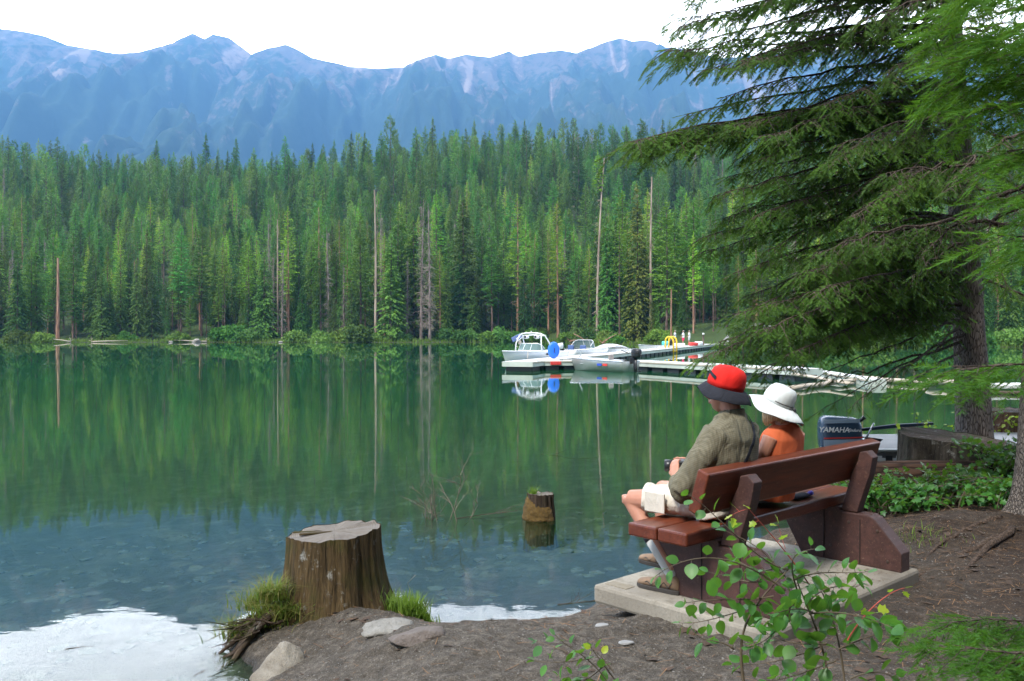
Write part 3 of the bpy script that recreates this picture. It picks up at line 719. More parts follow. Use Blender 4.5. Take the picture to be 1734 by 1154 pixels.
M_SOCK = simple('white_sock', (.48, .47, .44), .9, .08, 30)
M_SHOE = simple('shoe_leather', (.20, .13, .08), .8, .5, 14, .5, .006)
M_SOLE = simple('shoe_sole', (.035, .03, .026), .8)
M_LACE = simple('lace', (.05, .045, .04), .8)
M_HAIR = simple('fair_hair', (.52, .36, .19), .6, .35, 40, .6, .01)
M_HAIRG = simple('grey_hair', (.30, .26, .22), .6, .3, 40, .6, .01)
M_BLKP = simple('black_plastic', (.012, .012, .013), .35, .1)
M_DKBLUE = simple('navy_paint', (.015, .03, .06), .3, .2)

def shiftmb(mb, O): mb.v = [(x-O[0], y-O[1], z-O[2]) for x, y, z in mb.v]; return mb
def wrinkle(me, amp, sc, st=(1, 1, .45), seed=0.0):
    nv = [v.normal.copy() for v in me.vertices]
    for v, n in zip(me.vertices, nv):
        p = Vector((v.co.x*st[0]+seed, v.co.y*st[1], v.co.z*st[2]))*sc
        v.co += n*amp*(mnoise.noise(p+Vector((mnoise.noise(p*.5)*1.5, 0, 0))) + .4*mnoise.noise(p*2.3))
def head(mb, c, s=1.0, yaw=0.0):
    """face looks along +y (towards the lake); yaw turns it"""
    M = Matrix.Rotation(yaw, 3, 'Z')
    def T(x, y, z): return tuple(M @ Vector((x*s, y*s, z*s))+c)
    secs = [(.118, .004, .03, .035), (.108, .0, .05, .062), (.08, -.002, .066, .085), (.045, -.002, .074, .096), (0, .0, .075, .098), (-.035, .006, .070, .092), (-.065, .022, .060, .072), (-.09, .038, .046, .052), (-.112, .052, .026, .030)]
    mb.tube([T(0, y, z) for z, y, rx, ry in secs], [(ry*s, rx*s) for z, y, rx, ry in secs], 20, up=M @ Vector((0, 1, 0)))
    mb.tube([T(0, .088, .02), T(0, .108, -.01), T(0, .122, -.03), T(0, .10, -.042)], [.009*s, .012*s, .016*s, .012*s], 8)     # nose
    mb.tube([T(-.022, .088, -.062), T(0, .099, -.060), T(.022, .088, -.062)], [.006*s, .009*s, .006*s], 8)                  # lips
    mb.tube([T(-.026, .086, -.072), T(0, .097, -.071), T(.026, .086, -.072)], [.006*s, .009*s, .006*s], 8)
    mb.tube([T(-.045, .078, .022), T(0, .096, .027), T(.045, .078, .022)], [.008*s, .010*s, .008*s], 8)                     # brow
    for q_ in (-1, 1):
        mb.tube([T(q_*.076, -.004, .02), T(q_*.088, -.016, .008), T(q_*.088, -.014, -.016), T(q_*.076, -.004, -.03)], [.007*s, .011*s, .010*s, .007*s], 8)
def eyes(parent, c, s, O, yaw=0):
    M = Matrix.Rotation(yaw, 3, 'Z'); white = simple('eye', (.8, .8, .8), .2, .02); iris = simple('iris', (.05, .06, .08), .2)
    for q_ in (-1, 1):
        e = Vector(c)+M @ Vector((q_*.031, .083, .004))*s-Vector(O)
        b = MB().lathe([(0.0001, -.011*s), (.008*s, -.008*s), (.011*s, 0), (.008*s, .008*s), (.0001, .011*s)], e, 12).build('eye', white, parent, True)
        MB().lathe([(.0001, .0), (.005*s, .0), (.0001, .002)], e+M @ Vector((0, .0108, 0))*s, 10, M @ Matrix.Rotation(-math.pi/2, 3, 'X')).build('iris', iris, b)
def hand(mb, w_, palm, curl, nrm_, s=1.0, thumb=1):
    """w_ wrist, palm direction, curl = direction the fingers bend to, nrm_ = across the palm"""
    w_ = Vector(w_); d = Vector(palm).normalized(); c = Vector(curl).normalized(); n = Vector(nrm_).normalized()
    mb.tube([w_, w_+d*.04*s, w_+d*.085*s], [(.018*s, .026*s), (.016*s, .038*s), (.012*s, .040*s)], 12, up=c)
    for k, (o, L_) in enumerate(((-.030, .070), (-.010, .080), (.010, .075), (.029, .058))):
        b = w_+d*.080*s+n*o*s
        mb.tube([b, b+d*L_*.45*s+c*.006, b+(d*.62+c*.42)*L_*s, b+(d*.60+c*.85)*L_*s], [.0095*s, .009*s, .0082*s, .0068*s], 8)
    b = w_+d*.025*s-n*.028*s*thumb
    mb.tube([b, b-n*.022*s*thumb+d*.022*s+c*.012*s, b-n*.026*s*thumb+d*.048*s+c*.03*s], [.012*s, .0105*s, .008*s], 8)
def shoe(parent, heel, toe, O, mU=M_SHOE, L_=.29, ankle_h=.10):
    heel = Vector(heel); toe = Vector(toe); d = (toe-heel); d.z = 0; d.normalize(); sd = Vector((-d.y, d.x, 0)); g = min(heel.z, toe.z)
    def P(t, s, z): return heel+d*t*L_+sd*s+Vector((0, 0, z))-Vector(O)
    up = MB(); secs = [(-.02, .030, .055, .09), (.10, .037, .052, .115), (.25, .037, .050, .115), (.42, .038, .044, .085), (.62, .045, .036, .062), (.82, .046, .03, .05), (.95, .038, .026, .040), (1.0, .022, .022, .03)]
    V = []; F = []; n = 14
    for t, hw, zc, zt in secs:
        for k in range(n):
            a = 2*math.pi*k/n; x = math.cos(a); y = math.sin(a)
            V.append(P(t, hw*x, .012+zt*.5+(zt*.5)*y))
    for i in range(len(secs)-1):
        for k in range(n): F.append((i*n+k, i*n+(k+1) % n, (i+1)*n+(k+1) % n, (i+1)*n+k))
    F += [tuple(reversed(range(n))), tuple((len(secs)-1)*n+k for k in range(n))]
    so = MB().add(V, F).build('shoe', mU, parent, True)
    poly = [P(t, s*hw, 0) for t, hw, s in [(-.04, .028, 1), (.1, .042, 1), (.4, .042, 1), (.65, .052, 1), (.9, .048, 1), (1.02, .02, 1), (1.02, .02, -1), (.9, .048, -1), (.65, .052, -1), (.4, .042, -1), (.1, .042, -1), (-.04, .028, -1)]]
    sm = MB(); n2 = len(poly); sm.add([p for p in poly]+[p+Vector((0, 0, .026)) for p in poly], [tuple(range(n2))[::-1], tuple(range(n2, 2*n2))]+[(i, (i+1) % n2, n2+(i+1) % n2, n2+i) for i in range(n2)])
    sm.build('sole', M_SOLE, so, bev=.004)
    lc = MB()
    for t in (.36, .43, .50, .57):
        zt = .012+.095-.075*(t-.30)/.3
        lc.tube([P(t, -.030, zt-.014), P(t, -.012, zt+.001), P(t+.03, .012, zt-.002), P(t+.02, .030, zt-.018)], .003, 5)
    for sd_ in (-1, 1): lc.tube([P(.1+.1*i, sd_*(.036 if i < 5 else .044), (.035 if i % 2 else .07-.003*i)) for i in range(8)]+[P(.57, sd_*.012, .065)], .0035, 5)
    lc.tube([P(t_, 0, .012+.097-.075*(t_-.30)/.3) for t_ in (.36, .43, .50, .57, .6)], .003, 5)
    lc.build('laces', M_LACE, so)
def hat(parent, c, O, tilt, roll, crown_r, crown_h, brim_r, brim_drop, mc, mbm, wave=.010, edge=None, nm='hat'):
    M = Matrix.Rotation(roll, 3, 'Y') @ Matrix.Rotation(tilt, 3, 'X'); c = Vector(c)-Vector(O)
    prof = [(crown_r*1.02, 0), (crown_r*1.02, crown_h*.25), (crown_r*.99, crown_h*.5), (crown_r*.90, crown_h*.76), (crown_r*.70, crown_h*.93), (crown_r*.35, crown_h*1.0), (.001, crown_h*1.01)]
    mb = MB().lathe(prof, c, 40, M); me = mb.mesh('hat'); wrinkle(me, .007, 15, (1, 1, 1), crown_r*9)
    h = obj(nm, me, mc, parent, True)
    n = 72; V = []; F = []; rings = [crown_r*.9, crown_r*1.06, crown_r+(brim_r-crown_r)*.35, crown_r+(brim_r-crown_r)*.7, brim_r]
    for side in (0, 1):
        for ri, r in enumerate(rings):
            for k in range(n):
                a = 2*math.pi*k/n; f = max(0, (r-crown_r)/(brim_r-crown_r)); f = f*f*.55+f*.45
                back = 1+.16*max(0, -math.sin(a))
                z = -brim_drop*f+wave*f*(math.sin(3*a+.7)+.5*math.sin(5*a+2))-(.004 if side else 0)
                V.append(M @ Vector((r*back*math.cos(a)*(1 if ri else 1), r*back*math.sin(a), z+.004))+c)
    m_ = len(rings)
    for i in range(m_-1):
        for k in range(n):
            F.append((i*n+k, i*n+(k+1) % n, (i+1)*n+(k+1) % n, (i+1)*n+k)); o = m_*n; F.append((o+i*n+k, o+(i+1)*n+k, o+(i+1)*n+(k+1) % n, o+i*n+(k+1) % n))
    for k in range(n): F.append(((m_-1)*n+k, (m_-1)*n+(k+1) % n, m_*n+(m_-1)*n+(k+1) % n, m_*n+(m_-1)*n+k))
    MB().add(V, F).build('brim', mbm, h, True)
    return h, M, c

# ---- the man
OM = LB(.42, .60, .453)
man = thing('person', 'person in red hat with black brim and checked shirt, seated at the near bench end', 'person', LW(.42, .60, .453), BR)
b = MB(); HC = LB(.435, .665, 1.222); YAW = R(4)
head(b, HC, 1.0, YAW)
b.tube([LB(.43, .70, 1.17), LB(.43, .725, 1.10), LB(.43, .735, 1.03)], [(.062, .058), (.062, .060), (.08, .085)], 14)
b.tube([LB(.42, .62, .55), LB(.42, .67, .70), LB(.42, .715, .88), LB(.42, .73, 1.0), LB(.43, .73, 1.06)], [(.125, .165), (.105, .15), (.115, .18), (.095, .165), (.06, .07)], 20, up=(0, 1, 0))
for sx, el, wr in ((-1, LB(.155, .565, .645), LB(.235, .455, .70)), (1, LB(.72, .56, .64), LB(.50, .41, .70))):
    b.tube([LB(.42+sx*.165, .735, 1.0), LB(.42+sx*.215, .68, .86), el], [.055, .05, .04], 12)
    b.tube([el, el.lerp(wr, .5), wr], [.042, .037, .027], 12)
hand(b, LB(.235, .455, .70), LB(.30, -.30, .55)*1.0, LB(1, -.1, -.1), LB(0, 1, .4), .95, 1)
hand(b, LB(.50, .41, .70), LB(-.45, -.12, .45), LB(-.4, -.7, .1), LB(0, 1, .6), .95, 1)
for hip, kn, an in ((LB(.33, .58, .545), LB(.215, .115, .525), LB(.215, .45, .13)), (LB(.52, .58, .545), LB(.62, .05, .53), LB(.64, .06, .13))):
    b.tube([hip, hip.lerp(kn, .5), hip.lerp(kn, .86), kn], [.085, .078, .064, .058], 14)
    m1 = kn.lerp(an, .12); m2 = kn.lerp(an, .38)
    b.tube([kn+Vector((0, 0, .012)), m1, m2, kn.lerp(an, .72), an], [.054, .050, .050, .040, .034], 14)
    b.tube([kn+Vector((0, .008, .02)), kn+Vector((0, .012, -.03))], [.046, .042], 12)
me = remesh(shiftmb(b, OM), 'body', .0055, 7); obj('body', me, M_SKIN, man, True); eyes(man, HC, 1.0, OM, YAW)
# shirt
b = MB()
b.tube([LB(.42, .60, .50), LB(.42, .625, .58), LB(.42, .665, .70), LB(.42, .705, .85), LB(.42, .725, .97), LB(.425, .735, 1.035), LB(.43, .735, 1.075)], [(.14, .20), (.16, .225), (.145, .225), (.155, .235), (.135, .228), (.095, .165), (.074, .088)], 24, up=(0, 1, 0))
for sx, sh, mid, el, wr in ((-1, LB(.27, .735, 1.0), LB(.195, .68, .85), LB(.15, .565, .64), LB(.205, .48, .69)), (1, LB(.57, .735, 1.0), LB(.65, .67, .85), LB(.72, .56, .64), LB(.57, .45, .69))):
    b.tube([sh+Vector((0, 0, .0)), mid, el], [.082, .084, .078], 16)
    b.tube([mid.lerp(el, .8), el, el.lerp(wr, .6), wr], [.07, .074, .062, .050], 16)
b.tube([LB(.30, .71, 1.055), LB(.43, .745, 1.075), LB(.56, .71, 1.055)], [.045, .06, .045], 12)
me = remesh(shiftmb(b, OM), 'shirt', .008, 12); wrinkle(me, .009, 9, (1, 1, .5)); wrinkle(me, .004, 24, (1, 1, .6), 3)
shirt = obj('shirt', me, M_SHIRT, man, True)
cm = MB(); pr = []
for k in range(25):
    a = 2*math.pi*k/24; pr.append((math.cos(a), math.sin(a)))
V = []
for r, z in ((.078, 1.035), (.070, 1.085), (.066, 1.118), (.073, 1.112), (.082, 1.055), (.088, 1.03)):
    for x, y in pr[:24]: V.append(Vector((.43+x*r*1.02, -.722+y*r*1.05-(0.02*(1-y)*.0), z+.012*(-y)))-OM)
F = [(i*24+k, i*24+(k+1) % 24, (i+1)*24+(k+1) % 24, (i+1)*24+k) for i in range(5) for k in range(24)]
MB().add(V, F).build('collar', M_SHIRT, shirt, True)
# shorts
b = MB(); b.tube([LB(.42, .66, .47), LB(.42, .63, .56), LB(.42, .66, .66)], [(.13, .18), (.15, .19), (.12, .175)], 20, up=(0, 1, 0))
for hip, hem in ((LB(.33, .60, .55), LB(.235, .235, .548)), (LB(.52, .60, .55), LB(.60, .185, .548))):
    b.tube([hip, hip.lerp(hem, .45), hip.lerp(hem, .85), hem], [(.092, .10), (.090, .098), (.088, .094), (.090, .096)], 18, up=(0, 0, 1))
me = remesh(shiftmb(b, OM), 'shorts', .008, 4); wrinkle(me, .007, 11, (.6, 1.6, 1)); wrinkle(me, .003, 30, (1, 1, 1), 5)
sh_ = obj('shorts', me, M_SHORTS, man, True)
MB().box(LB(.155, .36, .545)-OM, (.012, .15, .12), bev=.004).build('pocket', M_SHORTS, sh_)
for kn, an in ((LB(.215, .115, .525), LB(.215, .45, .11)), (LB(.62, .05, .53), LB(.64, .06, .11))):
    s0 = kn.lerp(an, .50)
    sk = shiftmb(MB().tube([s0, s0.lerp(an, .4), an, an+Vector((0, 0, -.04))], [.048, .044, .039, .042], 18), OM).build('sock', M_SOCK, man, True)
    shiftmb(MB().tube([s0.lerp(an, .0)+(s0-an)*.04, s0.lerp(an, .1)], [.0495, .0495], 18), OM).build('sock_band', M_BLACKC, sk, True)
shoe(man, LB(.215, .50, .0), LB(.195, .24, .0), OM); shoe(man, LB(.64, .14, .0), LB(.655, -.12, .0), OM)
h, hm, hc = hat(man, LB(.435, .672, 1.252), OM, R(17), R(4), .110, .128, .158, .060, M_RED, M_BLACKC)
V = []
for i, aa in enumerate(np.linspace(R(143), R(178), 8)):
    for z in (.052, .072):
        r = .1185-(.003 if z > .06 else 0); V.append(hm @ Vector((r*math.cos(aa), r*math.sin(aa), z+(i-3.5)*-.003))+hc)
MB().add(V, [(2*i, 2*i+2, 2*i+3, 2*i+1) for i in range(7)]).build('hat_patch', M_BLACKC, h)
obj('hair', MB().tube([HC-OM+Vector((0, -.05, -.045)), HC-OM+Vector((0, -.052, -.01)), HC-OM+Vector((0, -.03, .03))], [(.045, .062), (.055, .072), (.072, .078)], 18, up=(0, 1, 0)).mesh('hair'), M_HAIRG, man, True)
# camera in his hands with its strap over the back
from mathutils.bvhtree import BVHTree
OC = LB(.325, .425, .70)
ph = thing('camera', 'black camera held in the lap of the person in the red hat', 'camera', LW(.325, .425, .70), BR)
MB().box((0.02, 0.0, .05), (.12, .055, .085), Matrix.Rotation(R(35), 3, 'Z'), bev=.01).build('camera_body', M_BLKP, ph)
lm = Matrix.Rotation(R(35), 3, 'Z') @ Matrix.Rotation(R(-90), 3, 'X')
Lz = MB().lathe([(.0001, 0), (.033, 0), (.033, .03), (.037, .035), (.037, .075), (.031, .077), (.0001, .070)], (0.0, .025, .055), 24, lm).build('lens', M_BLKP, ph, True)
bv = BVHTree.FromPolygons([v.co.copy() for v in shirt.data.vertices], [tuple(p.vertices) for p in shirt.data.polygons])
def onshirt(a, z, frm='back'):
    o = LB(a, 1.3, z)-OM; hit = bv.ray_cast(o, Vector((0, 1, 0)))
    return hit[0]+hit[1]*.005 if hit[0] else None
pp = [onshirt(a, z) for a, z in zip(np.linspace(.53, .30, 16), np.linspace(1.075, .70, 16))]
pp = [p+OM-OC for p in pp if p]
V = []; 
for i, p in enumerate(pp):
    t = (pp[min(i+1, len(pp)-1)]-pp[max(i-1, 0)]).normalized(); s_ = t.cross(Vector((0, -1, 0))).normalized()
    V += [p-s_*.013, p+s_*.013, p+s_*.013+Vector((0, -.003, 0)), p-s_*.013+Vector((0, -.003, 0))]
F = [(4*i+a, 4*i+(a+1) % 4, 4*i+4+(a+1) % 4, 4*i+4+a) for i in range(len(pp)-1) for a in range(4)]
MB().add(V, F).build('strap', M_BLACKC, ph)

# ---- the woman
OW = LB(1.03, .60, .453)
wom = thing('person', 'person in wide pale sun hat and orange sleeveless top, seated on the bench', 'person', LW(1.03, .60, .453), BR)
b = MB(); HC = LB(1.02, .665, 1.100); head(b, HC, .93, R(-8))
b.tube([LB(1.02, .695, 1.06), LB(1.02, .72, 1.0), LB(1.02, .725, .93)], [(.047, .045), (.046, .045), (.06, .075)], 14)
b.tube([LB(1.03, .62, .55), LB(1.03, .67, .68), LB(1.03, .70, .82), LB(1.03, .72, .92), LB(1.03, .725, .965)], [(.115, .165), (.085, .13), (.095, .15), (.075, .145), (.045, .055)], 20, up=(0, 1, 0))
for sx, el, wr in ((-1, LB(.80, .60, .67), LB(.88, .40, .63)), (1, LB(1.27, .58, .67), LB(1.14, .38, .63))):
    b.tube([LB(1.03+sx*.165, .725, .915), LB(1.03+sx*.205, .70, .82), el], [.050, .045, .036], 12); b.tube([el, el.lerp(wr, .5), wr], [.035, .031, .023], 12)
    hand(b, wr, LB(-sx*.5, -.8, -.25), LB(0, -.2, -1), LB(1, .2, 0), .86, sx)
for hip, kn, an in ((LB(.94, .58, .54), LB(.93, .11, .545), LB(.93, .16, .11)), (LB(1.12, .58, .54), LB(1.13, .11, .545), LB(1.13, .16, .11))):
    b.tube([hip, hip.lerp(kn, .5), kn], [.085, .075, .056], 14); b.tube([kn, kn.lerp(an, .35), an], [.052, .052, .033], 12)
obj('body', remesh(shiftmb(b, OW), 'body', .0055, 7), M_SKIN, wom, True); eyes(wom, HC, .93, OW, R(-8))
b = MB(); b.tube([LB(1.03, .63, .52), LB(1.03, .67, .68), LB(1.03, .695, .82), LB(1.03, .712, .91), LB(1.03, .722, .97), LB(1.025, .722, .995)], [(.135, .20), (.115, .175), (.125, .20), (.108, .190), (.078, .145), (.054, .076)], 24, up=(0, 1, 0))
me = remesh(shiftmb(b, OW), 'top', .007, 5); wrinkle(me, .005, 10, (1, 1, .6), 2); obj('sleeveless_top', me, M_ORANGE, wom, True)
b = MB(); b.tube([LB(1.03, .64, .48), LB(1.03, .62, .57)], [(.13, .175), (.13, .175)], 18, up=(0, 1, 0))
for x0, x1 in ((.94, .93), (1.12, 1.13)): b.tube([LB(x0, .60, .545), LB(x1, .13, .55)], [(.083, .092), (.08, .088)], 16, up=(0, 0, 1))
obj('shorts', remesh(shiftmb(b, OW), 'shorts', .009, 4), m_cloth('grey_cloth', (.10, .11, .13), (.18, .19, .21)), wom, True)
for x0 in (.93, 1.13): shoe(wom, LB(x0, .22, .0), LB(x0, -.03, .0), OW, L_=.25)
hh = MB().tube([HC-OW+Vector((0, -.045, -.085)), HC-OW+Vector((0, -.045, -.03)), HC-OW+Vector((0, -.02, .03))], [(.040, .068), (.062, .078), (.075, .078)], 18, up=(0, 1, 0))
for k in range(26):
    a = R(150+k*9.5); p = HC-OW+Vector((math.cos(a)*.066, math.sin(a)*.078, -.02)); hh.tube([p, p+Vector((math.cos(a)*.010, math.sin(a)*.008, -.05)), p+Vector((math.cos(a)*.018, math.sin(a)*.004, -.085-.02*math.sin(k*7)))], [.014, .011, .004], 6)
obj('hair', hh.mesh('hair'), M_HAIR, wom, True)
h, hm, hc = hat(wom, LB(1.02, .680, 1.122), OW, R(25), R(9), .098, .122, .182, .050, M_HATW, M_HATW, .016)
V = []; n = 72
MB().tube([hm @ Vector((.182*(1+.16*max(0, -math.sin(2*math.pi*k/n)))*.965*math.cos(2*math.pi*k/n), .182*(1+.16*max(0, -math.sin(2*math.pi*k/n)))*math.sin(2*math.pi*k/n), -.050+.016*(math.sin(3*2*math.pi*k/n+.7)+.5*math.sin(5*2*math.pi*k/n+2))+.0015))+hc for k in range(n+1)], .0028, 6, False).build('brim_edge', M_DKBLUE, h, True)
pp = hm @ Vector((.02, -.104, .020))+hc
MB().tube([hm @ Vector((.102*math.cos(t), .102*math.sin(t), .022))+hc for t in np.linspace(R(200), R(340), 14)], .003, 6).build('cord', M_LACE, h, True)
MB().tube([pp, pp+Vector((.002, -.012, -.012)), pp+Vector((.002, -.02, -.028))], [.009, .010, .005], 8).build('cord_lock', M_BLKP, h, True)
# small pouch on the seat behind them
pc = thing('pouch', 'small dark pouch with a blue cap lying on the bench seat under the backrest', 'pouch', LW(1.42, .66, .4535), BR)
MB().tube([(-.16, 0, .012), (-.08, .01, .016), (0, .005, .018), (.04, 0, .012)], [(.01, .03), (.014, .045), (.016, .04), (.01, .025)], 12, up=(0, 0, 1)).build('fabric', M_BLACKC, pc, True)
MB().lathe([(.001, -.02), (.016, -.018), (.018, .012), (.001, .02)], (.075, 0, .020), 14, Matrix.Rotation(R(90), 3, 'Y')).build('cap', simple('blue_cap', (.06, .05, .45), .3), pc, True)
# ================================================================== STUMPS, ROCKS, WATER'S EDGE
def gz(x, y):
    i = int(np.searchsorted(xs, x))-1; j = int(np.searchsorted(ys, y))-1; i = min(max(i, 0), len(xs)-2); j = min(max(j, 0), len(ys)-2)
    a = (x-xs[i])/(xs[i+1]-xs[i]); b = (y-ys[j])/(ys[j+1]-ys[j])
    return float((GZ[j, i]*(1-a)+GZ[j, i+1]*a)*(1-b)+(GZ[j+1, i]*(1-a)+GZ[j+1, i+1]*a)*b)
def PG(px, py):
    z = .2
    for _ in range(12): p = PZ(px, py, z); z = .5*z+.5*gz(p.x, p.y)
    return PZ(px, py, z)
def shell(par, nm, mt, fn, n=90, rows=14):
    V = []; 
    for j in range(rows+1):
        for k in range(n+1): V.append(fn(k/n, j/rows))
    F = [(j*(n+1)+k, j*(n+1)+k+1, (j+1)*(n+1)+k+1, (j+1)*(n+1)+k) for j in range(rows) for k in range(n)]
    return MB().add(V, F).build(nm, mt, par, True)
def m_stump(name, a, b, c3):
    q = NT(name); v = q.coord('Object'); s = q.n('ShaderNodeSeparateXYZ', {0: v})
    ang = q.math('ARCTAN2', s.outputs[1], s.outputs[0])
    cv = q.n('ShaderNodeCombineXYZ', {0: q.math('MULTIPLY', ang, 5.5), 1: 0.0, 2: q.math('MULTIPLY', s.outputs[2], 1.6)}).outputs[0]
    g = q.noise(cv, 3.0, 6, .7, .7); n2 = q.noise(v, 14, 5, .7); n3 = q.noise(v, 4, 3)
    c = q.mix(q.rng(g, .3, .72), a, b); c = q.mix(q.math('MULTIPLY', q.rng(n2, .56, .7), q.rng(n3, .5, .6)), c, (.34, .34, .31))
    c = q.mix(q.math('MULTIPLY', q.rng(n3, .5, .35), .5), c, c3)
    return q.done(q.bsdf(c, .9, q.bump(q.math('ADD', g, q.math('MULTIPLY', n2, .3)), .9, .035), Specular_IOR_Level=.2))
M_STUMP = m_stump('stump_wood', (.016, .011, .005), (.15, .10, .045), (.045, .055, .010))
M_STUMPD = m_stump('stump_dark', (.018, .012, .009), (.12, .085, .06), (.035, .05, .012))
def m_rings():
    q = NT('cut_wood'); v = q.coord('Object'); s = q.n('ShaderNodeSeparateXYZ', {0: v}); n1 = q.noise(v, 5, 5, .6)
    r = q.math('ADD', q.math('SQRT', q.math('ADD', q.math('MULTIPLY', s.outputs[0], s.outputs[0]), q.math('MULTIPLY', s.outputs[1], s.outputs[1]))), q.math('MULTIPLY', n1, .05))
    rr = q.math('SINE', q.math('MULTIPLY', r, 420)); ang = q.math('ARCTAN2', s.outputs[1], s.outputs[0])
    crk = q.noise(q.n('ShaderNodeCombineXYZ', {0: q.math('MULTIPLY', ang, 3.5), 1: q.math('MULTIPLY', r, 1.2), 2: 0.0}).outputs[0], 3, 4, .6)
    c = q.mix(q.math('MULTIPLY_ADD', rr, .25, .5), (.075, .063, .05), (.20, .17, .138)); c = q.mix(q.rng(crk, .58, .64), c, (.03, .022, .016)); c = q.mix(q.rng(n1, .55, .75), c, (.09, .07, .055))
    return q.done(q.bsdf(c, .85, q.bump(q.math('ADD', q.math('MULTIPLY', rr, .3), crk), .6, .008)))
M_RINGS = m_rings()
def stump(name, label, c, z0, H, rb, rt, flare, seed, mat_, tilt=(0, 0), squash=1.0, roots=(), notch=.05, group=None, ntop=M_RINGS):
    rg = random.Random(seed); t = thing(name, label, 'stump', (c[0], c[1], z0), 0, group)
    n = 120; rows = 34; V = []; F = []
    for j in range(rows+1):
        f = j/rows; z = -.12+(H+.12)*f
        for k in range(n):
            a = 2*math.pi*k/n; cx, sx = math.cos(a), math.sin(a)
            fl = mnoise.noise(Vector((cx*1.3, sx*1.3, seed)))+.5*mnoise.noise(Vector((cx*3, sx*3, seed+5)))
            fine = mnoise.noise(Vector((cx*9, sx*9, f*1.1+seed)))*.022+mnoise.noise(Vector((cx*24, sx*24, f*2+seed)))*.010
            base = rt+(rb-rt)*(1-f)**1.6+flare*max(0, 1-f*2.2)**2*(.5+fl)
            for ra, rw, rl in roots:
                d = (a-ra+math.pi) % (2*math.pi)-math.pi; base += rl*math.exp(-(d/rw)**2)*max(0, 1-f*1.5)**2.2
            r = base*(1+notch*fl)+fine*(.6+.8*rt)
            zz = z+(tilt[0]*r*cx+tilt[1]*r*sx)*f+(mnoise.noise(Vector((cx*4, sx*4, seed+9)))*.02 if j == rows else 0)
            V.append((r*cx, r*sx*squash, zz))
    for j in range(rows):
        for k in range(n): F.append((j*n+k, j*n+(k+1) % n, (j+1)*n+(k+1) % n, (j+1)*n+k))
    MB().add(V, F).build('bark', mat_, t, True)
    top = V[-n:]; TV = []; TF = []
    rings = 8
    for i in range(rings+1):
        f = 1-i/rings
        for (x, y, z) in top: TV.append((x*f*.995, y*f*.995, (z*f+(H)*(1-f))+.006*mnoise.noise(Vector((x*f*9, y*f*9, 3)))-.004))
    for i in range(rings):
        for k in range(n): TF.append((i*n+k, i*n+(k+1) % n, (i+1)*n+(k+1) % n, (i+1)*n+k))
    MB().add(TV, TF).build('cut_top', ntop, t, False)
    return t
sb = stump('tree_stump', 'large weathered tree stump with grey cut top, on the shore beside grass and flat rocks', (-1.25, 6.22), .06, .64, .45, .325, .12, 3, M_STUMP, (.09, 0), .95,
           roots=((R(205), .35, .42), (R(-30), .25, .16), (R(-95), .22, .06), (R(20), .3, .10)), notch=.15)
def mossb(u, v):
    a = R(168+u*80); e = math.sin(u*math.pi)**.5*math.sin(min(1, v*1.02)*math.pi)**.4; nn = mnoise.noise(Vector((u*6, v*5, 2)))
    r = .36+.16*(1-v)**2+.05*math.exp(-((u-.45)/.3)**2)*(1-v)+.03*e+.03*nn*e+.008*mnoise.noise(Vector((u*40, v*30, 1)))-.05*(1-e); return (r*math.cos(a), r*math.sin(a)*.95, .0+(.20+.20*(1-u)+.06*nn)*v)
shell(sb, 'moss', simple('green_moss', (.055, .075, .012), .95, .7, 22, 1.0, .03), mossb)
b = MB()
for (x, y, z, L_, a) in ((-.10, -.02, .628, .28, .35), (-.2, .05, .618, .20, .1)): b.box((x, y, z), (L_, .035, .012), Matrix.Rotation(a, 3, 'Z'), .004)
b.build('splinter', M_STUMP, sb)
# torn roots trailing to the water
rg = random.Random(5); rt = MB()
for k in range(26):
    a = R(rg.uniform(185, 232)); p = Vector((-.50*math.cos(a-math.pi)+rg.uniform(-.05, .08), -.30+rg.uniform(-.16, .10), .08+rg.uniform(-.04, .06))); d = Vector((math.cos(a), math.sin(a)*.6, -.25)); L_ = rg.uniform(.10, .34); P = [p]
    for i in range(5): d = (d+Vector((rg.uniform(-.5, .5), rg.uniform(-.5, .5), rg.uniform(-.25, .3)))).normalized(); P.append(P[-1]+d*L_/5)
    r0 = rg.uniform(.004, .012); rt.tube(P, [r0*(1-.8*i/5) for i in range(6)], 5)
for q_ in range(9):
    o_ = (q_-4)*.045; P = [(-.27, -.06+o_, .26-abs(o_)*1.2)]
    for t_ in (.25, .5, .75, 1.0):
        x_ = -.27-.36*t_-.03*(q_ % 3)*t_; y_ = -.06+o_*(1+.9*t_)-.24*t_; P.append((x_, y_, max(gz(-1.25+x_, 6.22+y_)-.06+.10*(1-t_), -.09)+.015*math.sin(q_*2+t_*5)))
    rt.tube(P, [.042, .036, .028, .018, .006], 8)
rt.build('roots', M_STUMPD, sb, True)
s2 = stump('tree_stump', 'small mossy stump standing in the shallow water with a grass tuft on top', (.32, 9.95), -.25, .53, .19, .15, .03, 8, M_STUMPD, (-.02, -.04), 1, notch=.08)
M_MOSS = simple('moss', (.085, .050, .010), .95, .6, 25, .9, .02)
def mossf(u, v):
    a = R(150+u*170); e = math.sin(u*math.pi)**.5*math.sin(min(1, v*1.02)*math.pi)**.4; nn = mnoise.noise(Vector((u*6, v*5, 2)))
    r = .150+.05*(1-v)+.02*e+.014*nn*e+.006*mnoise.noise(Vector((u*40, v*30, 1))); z = .24+(.16+.10*max(0, -math.cos(a)))*v
    return (r*math.cos(a), r*math.sin(a), z)
shell(s2, 'moss', M_MOSS, mossf)

